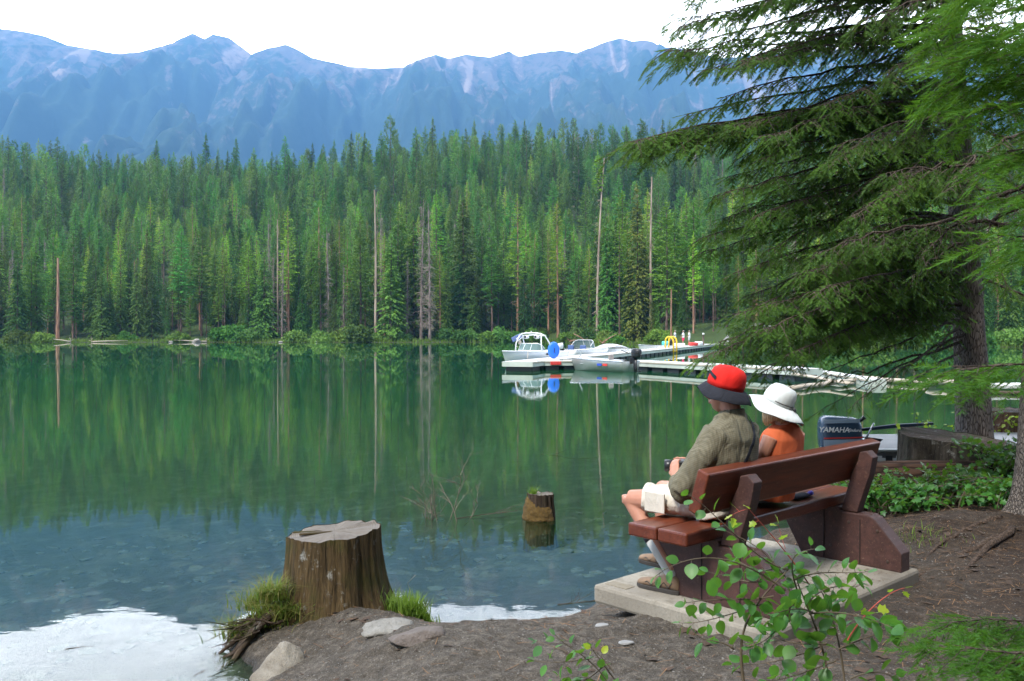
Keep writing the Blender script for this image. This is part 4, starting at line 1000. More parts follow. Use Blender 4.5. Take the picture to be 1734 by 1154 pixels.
def m_rock(name, a, b, tint):
    q = NT(name); v = q.coord('Object'); n1 = q.noise(v, 4, 8, .68, .4); n2 = q.noise(v, 30, 5, .75); e = q.vor(q.coord('Object', (1, 1, 2.4)), 6, 'DISTANCE_TO_EDGE')
    c = q.mix(q.rng(n1, .3, .7), a, b); c = q.mix(q.math('MULTIPLY', q.rng(n2, .55, .7), .6), c, tint); 
    return q.done(q.bsdf(c, .85, q.bump(q.math('ADD', n1, q.math('MULTIPLY', n2, .6)), 1.0, .05), Specular_IOR_Level=.3))
M_ROCKA = m_rock('pale_rock', (.17, .145, .11), (.43, .39, .32), (.13, .10, .07))
M_ROCKB = m_rock('pink_rock', (.12, .10, .088), (.25, .21, .185), (.20, .19, .17))
M_ROCKC = m_rock('grey_rock', (.20, .19, .165), (.40, .38, .34), (.12, .11, .09))
def rock(name, label, c, dims, seed, mt, rz=0, planes=14, group=None, cat='rock', sub=4, rough=.07):
    rg = random.Random(seed); bm = bmesh.new(); bmesh.ops.create_icosphere(bm, subdivisions=sub, radius=1)
    pl = []
    for i in range(planes):
        n = Vector((rg.gauss(0, 1), rg.gauss(0, 1), rg.gauss(0, .8))).normalized(); pl.append((n, rg.uniform(.55, .85)))
    for v in bm.verts:
        p = v.co.copy(); s = 1
        for n, d in pl:
            k = p.dot(n)
            if k*s > d: s = min(s, d/k)
        p *= s; p += p.normalized()*(rough*mnoise.noise(p*2.5+Vector((seed, 0, 0)))+rough*.4*mnoise.noise(p*8))
        v.co = Vector((p.x*dims[0], p.y*dims[1], p.z*dims[2]))
    me = bpy.data.meshes.new(name); bm.to_mesh(me); bm.free()
    o = obj(name, me, mt, None, False); o.location = c; o.rotation_euler.z = rz
    me.polygons.foreach_set('use_smooth', [sub > 3]*len(me.polygons))
    return tag(o, label, cat, group)
p = PZ(470, 1130, .12); rock('rock', 'big pale angular rock at the bottom edge of the shore, below the large stump', (p.x, p.y, .06), (.21, .20, .20), 4, M_ROCKA, .4, 16)
p = PG(652, 1068); rock('rock', 'flat pale grey rock at the foot of the large stump', (p.x, p.y, gz(p.x, p.y)+.01), (.18, .16, .065), 21, M_ROCKC, .3, 12)
p = PG(716, 1080); rock('rock', 'flat pinkish rock at the waterline, right of the flat pale one', (p.x, p.y, gz(p.x, p.y)+.005), (.21, .13, .055), 9, M_ROCKB, -.25, 12)
for i, (px, py, s) in enumerate(((1018, 1063, .045), (1060, 1090, .045))):
    p = PG(px, py); rock('stone', ['small white stone on the soil left of the concrete slab', 'small pale bluish stone on the soil, nearer than the white one'][i], (p.x, p.y, gz(p.x, p.y)+.005), (s, s*.6, .012), 30+i, simple('white_stone', (.24, .24, .235), .8, .4, 20), .3, 8, sub=3)
# submerged stones & pebbles
rg = random.Random(12)
def stone_field(name, label, pts_, mt, cat):
    V = []; F = []
    ico = bmesh.new(); bmesh.ops.create_icosphere(ico, subdivisions=1, radius=1); iv = [v.co.copy() for v in ico.verts]; ico.verts.index_update(); fi = [[v.index for v in f.verts] for f in ico.faces]; ico.free()
    for (x, y, z, s, fl) in pts_:
        M = Matrix.Rotation(rg.random()*6.28, 3, 'Z'); b = len(V); sx, sy = rg.uniform(.7, 1.4), rg.uniform(.6, 1.1)
        for v in iv: u = M @ Vector((v.x*s*sx*rg.uniform(.85, 1.15), v.y*s*sy, v.z*s*fl)); V.append((u.x+x, u.y+y, u.z+z))
        F += [tuple(i+b for i in f) for f in fi]
    o = MB().add(V, F).build(name, mt); tag(o, label, cat, None, 'stuff'); return o
M_PEB = simple('pebbles', (.17, .155, .135), .85, .6, 9)
M_PEBD = simple('lakebed_stones', (.070, .075, .058), .85, .7, 2.5)
pp = []
while len(pp) < 3800:
    x = rg.uniform(-1.9, 3.6); y = rg.uniform(3.6, 7.2); z = gz(x, y) if len(pp) % 1 == 0 else 0
    if z < .01: continue
    pp.append((x, y, z+.001, rg.choice((.002, .0025, .003, .004, .004, .007)), .6))
stone_field('pebbles', 'small grit and pebbles scattered over the bare shore soil', pp, M_PEB, 'pebbles')
pp = []
for i in range(500):
    x = rg.uniform(-7, 2.5); y = rg.uniform(5.3, 13) ; z = gz(x, y)
    if z > -.03: continue
    pp.append((x, y, z, rg.uniform(.02, .11), .3))
stone_field('lakebed_stones', 'stones lying on the lake bed under the clear shallow water', pp, M_PEBD, 'stones')
# litter: needles and twigs on the soil
M_NEEDLE = simple('dry_needles', (.22, .12, .055), .9, .5, 3)
V = []; F = []
for i in range(9000):
    x = rg.uniform(-1.7, 5.2); y = rg.uniform(3.4, 8.6)
    if rg.random() > .25+.2*max(0, x): continue
    z = gz(x, y)
    if z < .03: continue
    a = rg.random()*3.14; L_ = rg.choice((.012, .02, .03, .05)); w_ = .0009 if L_ < .04 else .0018; d = Vector((math.cos(a)*L_, math.sin(a)*L_, rg.uniform(-.003, .004))); s_ = Vector((-math.sin(a)*w_, math.cos(a)*w_, 0)); c = Vector((x, y, z+.005)); b = len(V)
    V += [c-d-s_, c+d-s_, c+d+s_, c-d+s_]; F.append((b, b+1, b+2, b+3))
o = MB().add(V, F).build('needle_litter', M_NEEDLE); tag(o, 'dry brown needles and twiglets strewn over the soil', 'litter', None, 'stuff')

V = []; F = []                                                      # bark chips, cone scales and dead leaves
for i in range(2600):
    x = rg.uniform(-1.7, 5.2); y = rg.uniform(3.4, 8.8)
    if rg.random() > .35+.15*max(0, x): continue
    z = gz(x, y)
    if z < .03: continue
    a = rg.random()*6.28; L_ = rg.choice((.006, .009, .012, .02, .035)); w_ = L_*rg.uniform(.25, .7); d = Vector((math.cos(a)*L_, math.sin(a)*L_, rg.uniform(-.3, .3)*L_)); s_ = Vector((-math.sin(a)*w_, math.cos(a)*w_, rg.uniform(-.3, .3)*w_)); c = Vector((x, y, z+.006)); up = Vector((0, 0, .004)); b = len(V)
    V += [c-d-s_, c+d*.8-s_, c+d+s_*.6, c-d*.6+s_, c+up]; F += [(b, b+1, b+4), (b+1, b+2, b+4), (b+2, b+3, b+4), (b+3, b, b+4)]
o = MB().add(V, F).build('bark_chips', simple('chips', (.06, .038, .025), .9, .7, 4)); tag(o, 'dark bark chips and dead leaves strewn over the soil', 'litter', None, 'stuff')

def grass(name, label, spots, m, n, h, seed, bend=.5, w0=.0045):
    rg = random.Random(seed); V = []; F = []
    for i in range(n):
        cx, cy, cz, sx, sy = rg.choice(spots); x = cx+rg.gauss(0, sx*.5); y = cy+rg.gauss(0, sy*.5); z = max(gz(x, y), 0)+.0 if cz is None else cz
        a = rg.random()*6.28; L_ = h*rg.uniform(.4, 1.15); d = Vector((math.cos(a), math.sin(a), 0)); s_ = Vector((-d.y, d.x, 0))*w0*rg.uniform(.6, 1.2); b = len(V); bd = bend*rg.uniform(.2, 1.3)
        for j in range(5):
            t = j/4; p = Vector((x, y, z-.01))+d*L_*bd*t*t+Vector((0, 0, L_*(t-.35*bd*t*t))); w_ = (1-t**1.5)
            V += [p-s_*w_, p+s_*w_]
        F += [(b+2*j, b+2*j+1, b+2*j+3, b+2*j+2) for j in range(4)]
    o = MB().add(V, F).build(name, m); return tag(o, label, 'grass', None, 'stuff')
M_GRASS = foliage('grass_blades', (.09, .17, .018), (.19, .30, .045), (.26, .30, .08), .4, 6, hue_rand=False)
M_GRASSY = foliage('grass_dry', (.14, .15, .03), (.30, .27, .08), (.3, .3, .1), .4, 6, hue_rand=False)
G1 = [(-1.62, 5.98, None, .22, .12), (-1.72, 6.05, .22, .16, .12), (-1.55, 5.92, .20, .16, .08), (-1.80, 5.92, .06, .16, .10), (-1.6, 5.92, .32, .10, .05)]
grass('grass', 'long green grass growing at the left foot of the large stump', G1, M_GRASS, 650, .19, 1, 1.2, .0035)
grass('grass', 'drooping dry yellow grass at the left foot of the large stump', G1, M_GRASSY, 1000, .21, 2, 1.4, .003)
grass('grass', 'bright green grass tuft at the right foot of the large stump', [(-.80, 6.15, None, .14, .14), (-.74, 6.28, .06, .12, .12), (-.68, 6.05, None, .09, .07)], M_GRASS, 1000, .19, 3, .7)
grass('grass', 'low bright green plants at the water beside the pinkish rock', [(-.64, 6.02, None, .10, .05)], M_GRASS, 300, .09, 4, .8, .006)
grass('grass', 'grass tuft growing on top of the small mossy stump', [(.24, 9.92, .26, .05, .05)], M_GRASS, 120, .15, 5, .9, .003)
p = PG(1320, 890); grass('grass', 'grass on the bank seen under the bench, behind the slab', [(p.x, p.y, None, .45, .3), (p.x+.5, p.y+.2, None, .5, .3)], M_GRASS, 1500, .13, 6, .9)
p = PG(1545, 915); grass('grass', 'sparse grass blades on the soil right of the far bench support', [(p.x, p.y, None, .35, .2)], M_GRASS, 90, .12, 7, .8, .003)
p = PZ(440, 1075, .05); grass('grass', 'small green sprigs among the torn roots of the large stump', [(p.x, p.y, None, .10, .04), (p.x+.22, p.y-.02, None, .06, .04)], M_GRASS, 130, .06, 8, .9, .005)

def twig(mb, p, d, L_, r, depth, rg, up=.1, spread=.7):
    P = [Vector(p)]; d = Vector(d).normalized(); k = 5
    for i in range(k): d = (d+Vector((rg.gauss(0, .16), rg.gauss(0, .16), rg.gauss(0, .16)+up*.3))).normalized(); P.append(P[-1]+d*L_/k)
    mb.tube(P, [r*(1-.65*i/k) for i in range(k+1)], 5 if r > .002 else 4, False)
    if depth:
        for j in range(rg.randint(3, 5)):
            q_ = P[rg.randint(1, k)]; a = rg.random()*6.28; dd = (d+Vector((math.cos(a), math.sin(a)*.8, rg.uniform(-.2, .5)))*spread).normalized(); twig(mb, q_, dd, L_*rg.uniform(.35, .65), r*.5, depth-1, rg, up, spread)
M_TWIG = simple('bare_twigs', (.17, .14, .11), .85, .4, 8)
rg = random.Random(9); b = MB()
for (px, h_, dd) in ((742, .55, (-.12, 0, 1)), (756, .52, (.45, .1, .9)), (772, .40, (.25, 0, 1)), (733, .32, (-.12, 0, 1)), (786, .22, (.5, 0, .7)), (722, .25, (.05, 0, 1))):
    p = PZ(px, 880+rg.uniform(-4, 6), 0); twig(b, (p.x, p.y, -.1), dd, h_+.1, .0075, 3, rg, .15, .8)
tag(b.build('bare_shrub', M_TWIG), 'leafless grey shrub standing in the shallow water between the two stumps', 'shrub')
def driftstick(px, py, L_, a, label, r=.008, z=.004, seed=1, name='stick', depth=1):
    rg = random.Random(seed); p = PZ(px, py, z) if z < .1 else PZ(px, py, z); b = MB(); twig(b, (p.x-math.cos(a)*L_/2, p.y-math.sin(a)*L_/2, z), (math.cos(a), math.sin(a), 0), L_, r, depth, rg, 0, .35)
    b.v = [(x, y, z+(zz-z)*.35) for x, y, zz in b.v]
    return tag(b.build(name, M_STUMPD), label, 'stick')
driftstick(131, 1096, .15, .5, 'small dark stick floating on the bright reflection at lower left', .006, seed=3)
driftstick(335, 1140, .10, 1.4, 'thin twig poking out of the water near the bottom edge', .003, seed=4)
driftstick(885, 1062, .22, .1, 'dark driftwood piece floating in the bright bay right of the stump', .014, seed=5)
driftstick(925, 1045, .35, .5, 'thin forked branch at the waterline left of the slab', .006, seed=6, depth=2)
driftstick(985, 1020, .40, .3, 'reddish twigs washed up against the slab corner', .007, seed=7, depth=2)
driftstick(830, 878, .75, .03, 'long pale branch floating just right of the leafless shrub', .012, seed=8, depth=2)
driftstick(710, 853, .14, .2, 'short pale stick floating left of the leafless shrub', .006, seed=9)
driftstick(960, 770, .9, .05, 'dark sunken branch breaking the surface behind the small stump', .02, -.01, seed=10)
driftstick(1100, 1100, .9, 2.7, 'thin root lying on the soil in front of the slab', .006, .36, seed=11, name='root')
# twiglet by the right grass, upright
b = MB(); rg = random.Random(4); p = PZ(712, 1045, .12); twig(b, (p.x, p.y, .08), (.15, 0, 1), .16, .006, 1, rg); tag(b.build('twig', M_STUMPD), 'dark upright twig at the edge of the right grass tuft', 'twig')
b = MB(); p = PZ(697, 1010, .12); b.tube([(p.x-.02, p.y, .05), (p.x-.01, p.y, .16), (p.x-.03, p.y, .22), (p.x+.03, p.y, .28)], [.003, .0035, .003, .002], 5); tag(b.build('twig', simple('pale_twig', (.5, .48, .45))), 'pale curled twig rising beside the right grass tuft', 'twig')
# ================================================================== DOCKS AND BOATS
M_FASCIA = simple('dock_fascia', (.47, .52, .46), .7, .25, 1.5, .3, .01)
M_DECK = simple('dock_deck', (.66, .65, .62), .8, .12, 2, .3, .01)
M_FLOATB = simple('float_black', (.015, .018, .022), .5, .4, 3)
M_GEL = simple('gelcoat', (.80, .81, .82), .18, .02, 1, .0)
M_ALU = simple('aluminium', (.50, .51, .50), .38, .12, 4, .1, .003, Metallic=.6)
M_ALUP = simple('grey_boat_paint', (.10, .10, .10), .5, .2, 4)
M_GLASSB = simple('smoked_windshield', (.10, .16, .15), .08, .1)
M_BLUE = simple('blue_vinyl', (.02, .16, .75), .4, .08)
M_BLUES = simple('blue_seat', (.07, .12, .28), .5, .2)
M_YEL = simple('yellow_paint', (.85, .55, .02), .4, .05)
M_REDP = simple('red_paint', (.65, .05, .04), .4, .1)
M_WOODG = simple('weathered_wood', (.42, .36, .28), .85, .3, 3, .4, .01)
M_STEEL = simple('bright_metal', (.6, .6, .6), .25, .05, Metallic=.9)
def dock(name, label, A, B, W, zt=.50, n=10, side=1):
    A = Vector((A[0], A[1], 0)); B = Vector((B[0], B[1], 0)); L_ = (B-A).length; ang = math.atan2(B.y-A.y, B.x-A.x)
    t = thing(name, label, 'dock', A, ang, 'floating dock sections')
    d = MB()
    y0 = 0 if side > 0 else -W
    k = max(2, int(L_/2.4)); seg = L_/k
    for i in range(k): d.box((seg*(i+.5), y0+W/2, zt-.025), (seg-.02, W-.10, .05), bev=.004)
    d.build('deck', M_DECK, t)
    f = MB(); f.box((L_/2, y0+.025, zt-.14), (L_, .05, .272), bev=.005); f.build('fascia', M_FASCIA, t)
    f = MB(); f.box((L_/2, y0+W-.025, zt-.14), (L_, .05, .272), bev=.005); f.build('fascia', M_FASCIA, t)
    for xx in (.025, L_-.025): MB().box((xx, y0+W/2, zt-.14), (.05, W-.102, .272)).build('end_board', M_FASCIA, t)
    for i in range(n):
        x = L_*(i+.5)/n; MB().box((x, y0+W/2, .07), (L_/n*.72, W-.22, .30), bev=.05).build('float', M_FLOATB, t)
    pk = MB(); nj = int(L_/.6)
    for i in range(1, nj): pk.box((L_*i/nj, y0+W/2, zt+.001), (.012, W-.12, .003))
    pk.build('plank_gaps', M_FLOATB, t)
    ru = MB(); ru.box((L_/2, y0+(W+.012 if side < 0 else -.012), zt-.06), (L_, .03, .05)); ru.build('rubbing_strip', M_WOODG, t)
    for i in range(0, k, 3): MB().tube([(seg*(i+.5)-.1, y0+.12, zt+.04), (seg*(i+.5)+.1, y0+.12, zt+.04)], .02, 6).build('cleat', M_FLOATB, t)
    return t
D0 = Vector((1.1, 47.0)); DD = Vector((.35, .94)).normalized(); DN = Vector((-DD.y, DD.x))
dock('floating_dock', 'long pale floating dock running away from the tower boat to the far shore', D0, D0+DD*74, 1.75, .5, 40)
dock('floating_dock', 'short dock piece with a red bumper behind the moored aluminium skiff', (1.75, 48.75), (5.9, 50.0), 1.4, .49, 4)
dock('floating_dock', 'dock arm running from the skiff motor towards the overhanging branches', (6.0, 49.5), (12.2, 38.0), 1.6, .495, 10)
o = MB().box((0, 0, 0), (.62, .08, .2), bev=.02).build('bumper', M_REDP); o.location = (2.42, 48.88, .36); o.rotation_euler.z = .29; tag(o, 'red bumper fixed to the dock face near the tower boat', 'bumper')
def beam(A, B, w_, h_, label, m=M_WOODG, name='floating_log', cat='log'):
    A = Vector(A); B = Vector(B); b = MB(); P = [A.lerp(B, i/6)+Vector((0, 0, .02*math.sin(i*2.1))) for i in range(7)]
    b.tube(P, [(h_/2*(1+.1*math.sin(i)), w_/2) for i in range(7)], 10, up=(0, 0, 1)); o = b.build(name, m, None, True); return tag(o, label, cat, None)
def at(px, py, z): p = PZ(px, py, z); return (p.x, p.y, z)
t = dock('floating_dock', 'narrow gangway slanting right from the dock arm under the branches', at(1330, 618, .35)[:2], at(1470, 643, .25)[:2], .7, .26, 5)
beam(at(1296, 626, .30), at(1440, 650, .2), .28, .14, 'broad pale floating beam below the gangway under the branches', M_WOODG)
beam(at(1338, 658, .08), at(1462, 642, .15), .25, .18, 'pale floating pole crossing toward the end of the gangway', M_WOODG)
beam(at(1462, 641, .12), at(1582, 650, .1), .22, .20, 'long thin boom log floating between gangway and big trunk', M_WOODG)
beam(at(1572, 645, .2), at(1640, 650, .2), .35, .22, 'short yellowish floating plank left of the big trunk', M_WOODG)
b = MB(); p0 = Vector(at(1655, 650, .28)); p1 = Vector(at(1745, 657, .10)); b.box(((p0+p1)/2), ((p1-p0).length, 1.2, .12), Matrix.Rotation(math.atan2(p1.y-p0.y, p1.x-p0.x), 3, 'Z'), .01)
tag(b.build('floating_platform', M_DECK), 'pale wedge shaped floating platform right of the big trunk', 'platform')
beam(at(1660, 664, .05), at(1760, 668, .05), .2, .14, 'dark boom log floating in front of the pale platform', M_STUMPD)

def hull_mb(L_, B_, Hb, Hs, draft=.25, n=18, flare=.75, tr=.06):
    """bow at +x; returns outer hull V/F, sheer points"""
    V = []; F = []; rows = 6; sh = []
    for i in range(n+1):
        t = i/n; x = -L_/2+L_*t; hb = B_/2*(1-max(0, (t-.45)/.55)**2.3)+.01; hz = Hs+(Hb-Hs)*t**1.5; k = -draft*(1-max(0, (t-.6)/.4)**2*.9)
        xx = x-(.0)
        prof = [(0, k), (hb*flare*.75, k*.35), (hb*flare*1.0, .05), (hb*.95, hz*.6), (hb, hz*.95), (hb*.985, hz)]
        for y, z in prof: V.append((xx+(z/Hb)*.18*L_*max(0, t-.7)/.3*.5, y, z))
        for y, z in prof[1:]: V.append((xx+(z/Hb)*.18*L_*max(0, t-.7)/.3*.5, -y, z))
        sh.append((V[-6][0], hb*.985, hz))
    m_ = 11
    for i in range(n):
        a = i*m_; b = a+m_
        for j in range(5): F.append((a+j, a+j+1, b+j+1, b+j))
        F.append((a, b, b+6, a+6))
        for j in range(6, 10): F.append((a+j, b+j, b+j+1, a+j+1))
    F.append((0, 6, 7, 8, 9, 10, 5, 4, 3, 2, 1)); F.append(tuple(n*m_+j for j in (0, 1, 2, 3, 4, 5, 10, 9, 8, 7, 6)))
    sh = [(V[i*m_+5][0], V[i*m_+5][1], V[i*m_+5][2]) for i in range(n+1)]
    return V, F, sh
def boat_shell(t, L_, B_, Hb, Hs, m, deck_from=.45, mdeck=None, draft=.25, rim=.06, floor=.15, rail=None):
    V, F, sh = hull_mb(L_, B_, Hb, Hs, draft); o = MB().add(V, F).build('hull', m, t, True)
    n = len(sh)-1; V = []; F = []
    # foredeck and side decks
    for i, (x, y, z) in enumerate(sh):
        V += [(x, y, z+.004), (x, max(0, y-.22 if i/n < deck_from else 0), z+.03)]
    for s in (1, -1):
        b = MB(); b.add([(x, s*y, z) for x, y, z in V], [(2*i, 2*i+1, 2*i+3, 2*i+2) for i in range(n)]); b.build('side_deck', mdeck or m, t, True)
    fl = [(x, y-.2, floor) for x, y, z in sh if (x+L_/2)/L_ < deck_from+.05]; k = len(fl)
    MB().add(fl+[(x, -y, z) for x, y, z in fl], [(i, i+1, k+i+1, k+i) for i in range(k-1)]).build('floor', mdeck or m, t)
    for s in (1, -1): MB().tube([(x, s*(y+.01), z-.02) for x, y, z in sh], .025, 6, False).build('rub_rail', rail or M_STEEL, t, True)
    return sh
def windshield(t, x0, z0, hw, h_, rake, m=M_GLASSB):
    P = [(x0-.75, hw), (x0-.3, hw*.98), (x0+.05, hw*.72), (x0+.18, hw*.3), (x0+.2, 0), (x0+.18, -hw*.3), (x0+.05, -hw*.72), (x0-.3, -hw*.98), (x0-.75, -hw)]
    hh = [.25, .8, 1, 1, 1, 1, 1, .8, .25]
    V = [(x, y, z0) for x, y in P]+[(x-rake*k*(1 if abs(y) < hw*.9 else .4), y*.9, z0+h_*k) for (x, y), k in zip(P, hh)]
    g = MB().add(V, [(i, i+1, 9+i+1, 9+i) for i in range(8)]).build('windshield', m, t)
    MB().tube(V[9:], .022, 6, False).build('frame', M_GEL, g)
    MB().tube(V[:9], .02, 6, False).build('frame', M_GEL, g)
    for i in (1, 3, 5, 7): MB().tube([V[i], V[9+i]], .016, 5).build('frame_post', M_GEL, g)
def outboard(par, x, y, z, s, mc=M_BLKP, rz=0, name='outboard_motor', mid=M_BLKP):
    """powerhead etc. behind a transom at x (motor towards -x)"""
    M = Matrix.Rotation(rz, 3, 'Z'); c = Vector((x, y, z))
    def T(p): return M @ (Vector(p)*s)+c
    mb = MB(); prof = [(0, .20, .13), (.10, .25, .16), (.24, .27, .17), (.36, .26, .16), (.42, .20, .12)]
    mb.tube([T((-.26-.04*(z_/.4), 0, z_+.1)) for z_, a, b in prof], [(a*s, b*s) for z_, a, b in prof], 16, up=M @ Vector((1, 0, 0)))
    cw = mb.build('cowl', mc, par, True)
    lg = MB(); lg.tube([T((-.22, 0, .12)), T((-.22, 0, -.35)), T((-.24, 0, -.62))], [(.10*s, .05*s), (.09*s, .045*s), (.07*s, .02*s)], 10, up=M @ Vector((1, 0, 0))); lg.tube([T((-.02, 0, -.58)), T((-.42, 0, -.58))], [.03*s, .055*s], 10)
    lg.build('lower_unit', mid, par, True)
    pr = MB()
    for k in range(3):
        a = k*2.094; d = Vector((0, math.cos(a), math.sin(a))); e = Vector((0, -math.sin(a), math.cos(a)))
        pr.add([T(Vector((-.44, 0, -.58))+d*.02), T(Vector((-.47, 0, -.58))+d*.09+e*.05), T(Vector((-.45, 0, -.58))+d*.13), T(Vector((-.42, 0, -.58))+d*.08-e*.05)], [(0, 1, 2, 3)])
    pr.build('propeller', mid, par)
    MB().box(T((-.04, 0, -.02)), (.10*s, .22*s, .30*s), M, .01).build('bracket', mid, par)
    return cw

# tower boat, bow towards the camera's left
bp = D0+DD*8.4+DN*2.95; ang = math.atan2(-DD.y, -DD.x)-.26
wb = thing('ski_boat', 'white motor boat with an arched tower, moored at the near end of the dock', 'boat', (bp.x, bp.y, 0), ang)
wb.scale = (.88, .88, .92)
boat_shell(wb, 6.2, 2.45, 1.02, .92, M_GEL, .38, rail=M_GEL)
windshield(wb, .55, 1.0, 1.05, .48, .32)
tw = MB()
for s in (1, -1):
    tw.tube([(-.95, s*1.15, .92), (-.55, s*1.10, 1.55), (-.2, s*.98, 2.0), (.1, s*.82, 2.14)], [.05, .045, .045, .045], 10)
    tw.tube([(.45, s*1.14, 1.0), (.45, s*1.08, 1.5), (.25, s*.95, 2.0), (.1, s*.82, 2.14)], [.045, .04, .04, .04], 10)
tw.tube([(.1, .82, 2.14), (.12, .4, 2.19), (.12, 0, 2.2), (.12, -.4, 2.19), (.1, -.82, 2.14)], .045, 10)
tw.tube([(-.2, .98, 2.0), (-.2, 0, 2.06), (-.2, -.98, 2.0)], .035, 8)
tw.build('tower', M_GEL, wb, True)
for s, y in ((1, .45), (1, -.45)):
    sp = MB().tube([(-.12, y, 1.93), (.24, y, 1.93)], .13, 14).build('speaker', M_GEL, wb, True); MB().tube([(.241, y, 1.93), (.246, y, 1.93)], .10, 14).build('grille', M_FLOATB, sp)
for s in (1,):
    rk = MB().box((.0, -1.28, 1.82), (.10, .50, .06), Matrix.Rotation(.5, 3, 'X'), .01); rk.box((-.3, -1.28, 1.75), (.08, .5, .05), Matrix.Rotation(.5, 3, 'X'), .01); rk.build('board_rack', M_GEL, wb)
    MB().box((-.1, -1.42, 1.86), (1.35, .05, .34), Matrix.Rotation(.35, 3, 'X') @ Matrix.Rotation(.25, 3, 'Y'), .02).build('board', M_BLUES, wb)
MB().tube([(.1, 0, 2.2), (.1, 0, 2.33)], [.02, .03], 8).build('light', M_GEL, wb)
for s in (1, -1): MB().box((-.2, s*1.237, .76), (.42, .012, .14), bev=.003).build('vent', M_FLOATB, wb)
MB().box((1.3, -1.16, .72), (.16, .02, .32), Matrix.Rotation(-.14, 3, 'Z'), .004).build('fender_strap', M_FLOATB, wb)
MB().box((-1.4, 0, .80), (1.6, 1.7, .42), bev=.12).build('seat', M_GEL, wb); MB().box((-2.75, 0, .72), (.7, 2.0, .3), bev=.08).build('engine_cover', M_BLUES, wb)
p = PY(937.5, 590, D0.y+DD.y*6.0)
tu = thing('towable_tube', 'round blue towable tube standing upright on the dock against the tower boat', 'tube', (p.x, p.y, .5), .25)
tb = MB(); V = []; n = 28
tb.tube([(.0, -.10, .50), (0, -.07, .50), (0, 0, .50), (0, .07, .50), (0, .10, .50)], [(.34, .26), (.46, .34), (.50, .37), (.46, .34), (.34, .26)], 32, up=(0, 0, 1)); tb.build('tube', M_BLUE, tu, True)
MB().tube([(0, -.12, .35), (0, -.16, .5), (0, -.12, .65)], .02, 6).build('handle', M_FLOATB, tu, True)
# runabout
bp = D0+DD*19.5+DN*3.0
rb = thing('runabout_boat', 'white runabout with two windshield halves and blue seats, moored behind the tower boat', 'boat', (bp.x+.35, bp.y, 0), math.atan2(DD.y, DD.x)-.35)
boat_shell(rb, 5.4, 2.3, .95, .8, M_GEL, .5)
windshield(rb, .25, .86, 1.0, .62, .30)
for y in (.55, -.55):
    st = MB().box((-.7, y, .55), (.5, .5, .25), bev=.06).build('seat', M_BLUES, rb); MB().box((-.98, y, .85), (.16, .5, .5), bev=.05).build('seat_back', M_BLUES, st)
MB().box((-1.9, 0, .55), (.5, 1.6, .3), bev=.06).build('rear_seat', M_BLUES, rb); outboard(rb, -2.7, 0, .75, 1.0, M_GEL)
# covered boat, low white one, small motor boat
bp = D0+DD*27+DN*2.7
cb = thing('covered_boat', 'low white covered boat farther along the dock', 'boat', (bp.x+.2, bp.y, 0), math.atan2(DD.y, DD.x)+2.9)
boat_shell(cb, 4.4, 1.9, .75, .62, M_GEL, .4); MB().tube([(-1.9, 0, .7), (-1, 0, .82), (.2, 0, .95), (1.3, 0, .85), (2.1, 0, .76)], [(.05, .7), (.12, .85), (.16, .85), (.1, .6), (.03, .1)], 16, up=(0, 0, 1)).build('cover', M_GEL, cb, True)
bp = D0+DD*44+DN*2.2
sb_ = thing('motor_boat', 'small white motor boat with a black engine, moored left of the yellow rail', 'boat', (bp.x, bp.y, 0), math.atan2(DD.y, DD.x)+2.6)
boat_shell(sb_, 4.2, 1.8, .8, .65, M_GEL, .4); outboard(sb_, -2.1, 0, .7, 1.1)
# aluminium skiff
A = Vector((5.95, 46.5)); B = Vector((3.75, 48.55)); c = (A+B)/2; dd_ = (B-A)
sk = thing('aluminium_skiff', 'bare aluminium skiff with a black outboard, moored in front of the dock', 'boat', (c.x, c.y, 0), math.atan2(dd_.y, dd_.x))
Ls = dd_.length+.75
boat_shell(sk, Ls, 1.55, .72, .56, M_ALU, .12, draft=.15, rim=.03)
for x in (-.9, .1, .9): MB().box((x, 0, .38), (.28, 1.2, .04), bev=.01).build('bench_seat', M_ALU, sk)
MB().box((-.62, .05, .66), (.06, .42, .46), bev=.03).build('seat_back', simple('beige_seat', (.45, .38, .33), .7), sk)
outboard(sk, -Ls/2, 0, .62, 1.15)
MB().tube([(-Ls/2+.1, 0, .95), (-Ls/2+.55, .1, 1.12)], [.03, .025], 8).build('tiller', M_BLKP, sk)
for x, m in ((-.75, M_REDP), (-.38, simple('blue_paint', (.03, .08, .5), .4))): MB().box((x, .782, .36), (.30, .008, .12), Matrix.Rotation(.0, 3, 'Y'), .002).build('decal', m, sk)
MB().tube([(Ls/2-.5, .25, .7), (Ls/2-.75, .3, 1.05)], .03, 6).build('bow_light', M_ALU, sk)
# yellow boarding rail
p = D0+DD*42; yr = thing('boarding_rail', 'yellow arched boarding rail on the long dock, in front of the people', 'rail', (p.x+.15, p.y, .5), math.atan2(DD.y, DD.x))
for y in (0, .0):
    pass
for x in (-.9, .9):
    MB().tube([(x, 0, -.75), (x, 0, .6), (x, .08, .9), (x, .3, 1.1), (x, .55, 1.1), (x, .75, .9), (x, .8, .02)], .075, 10).build('hoop', M_YEL, yr, True)
for z in (-.6, -.3): MB().tube([(-.9, 0, z), (.9, 0, z)], .04, 8).build('rung', M_YEL, yr)
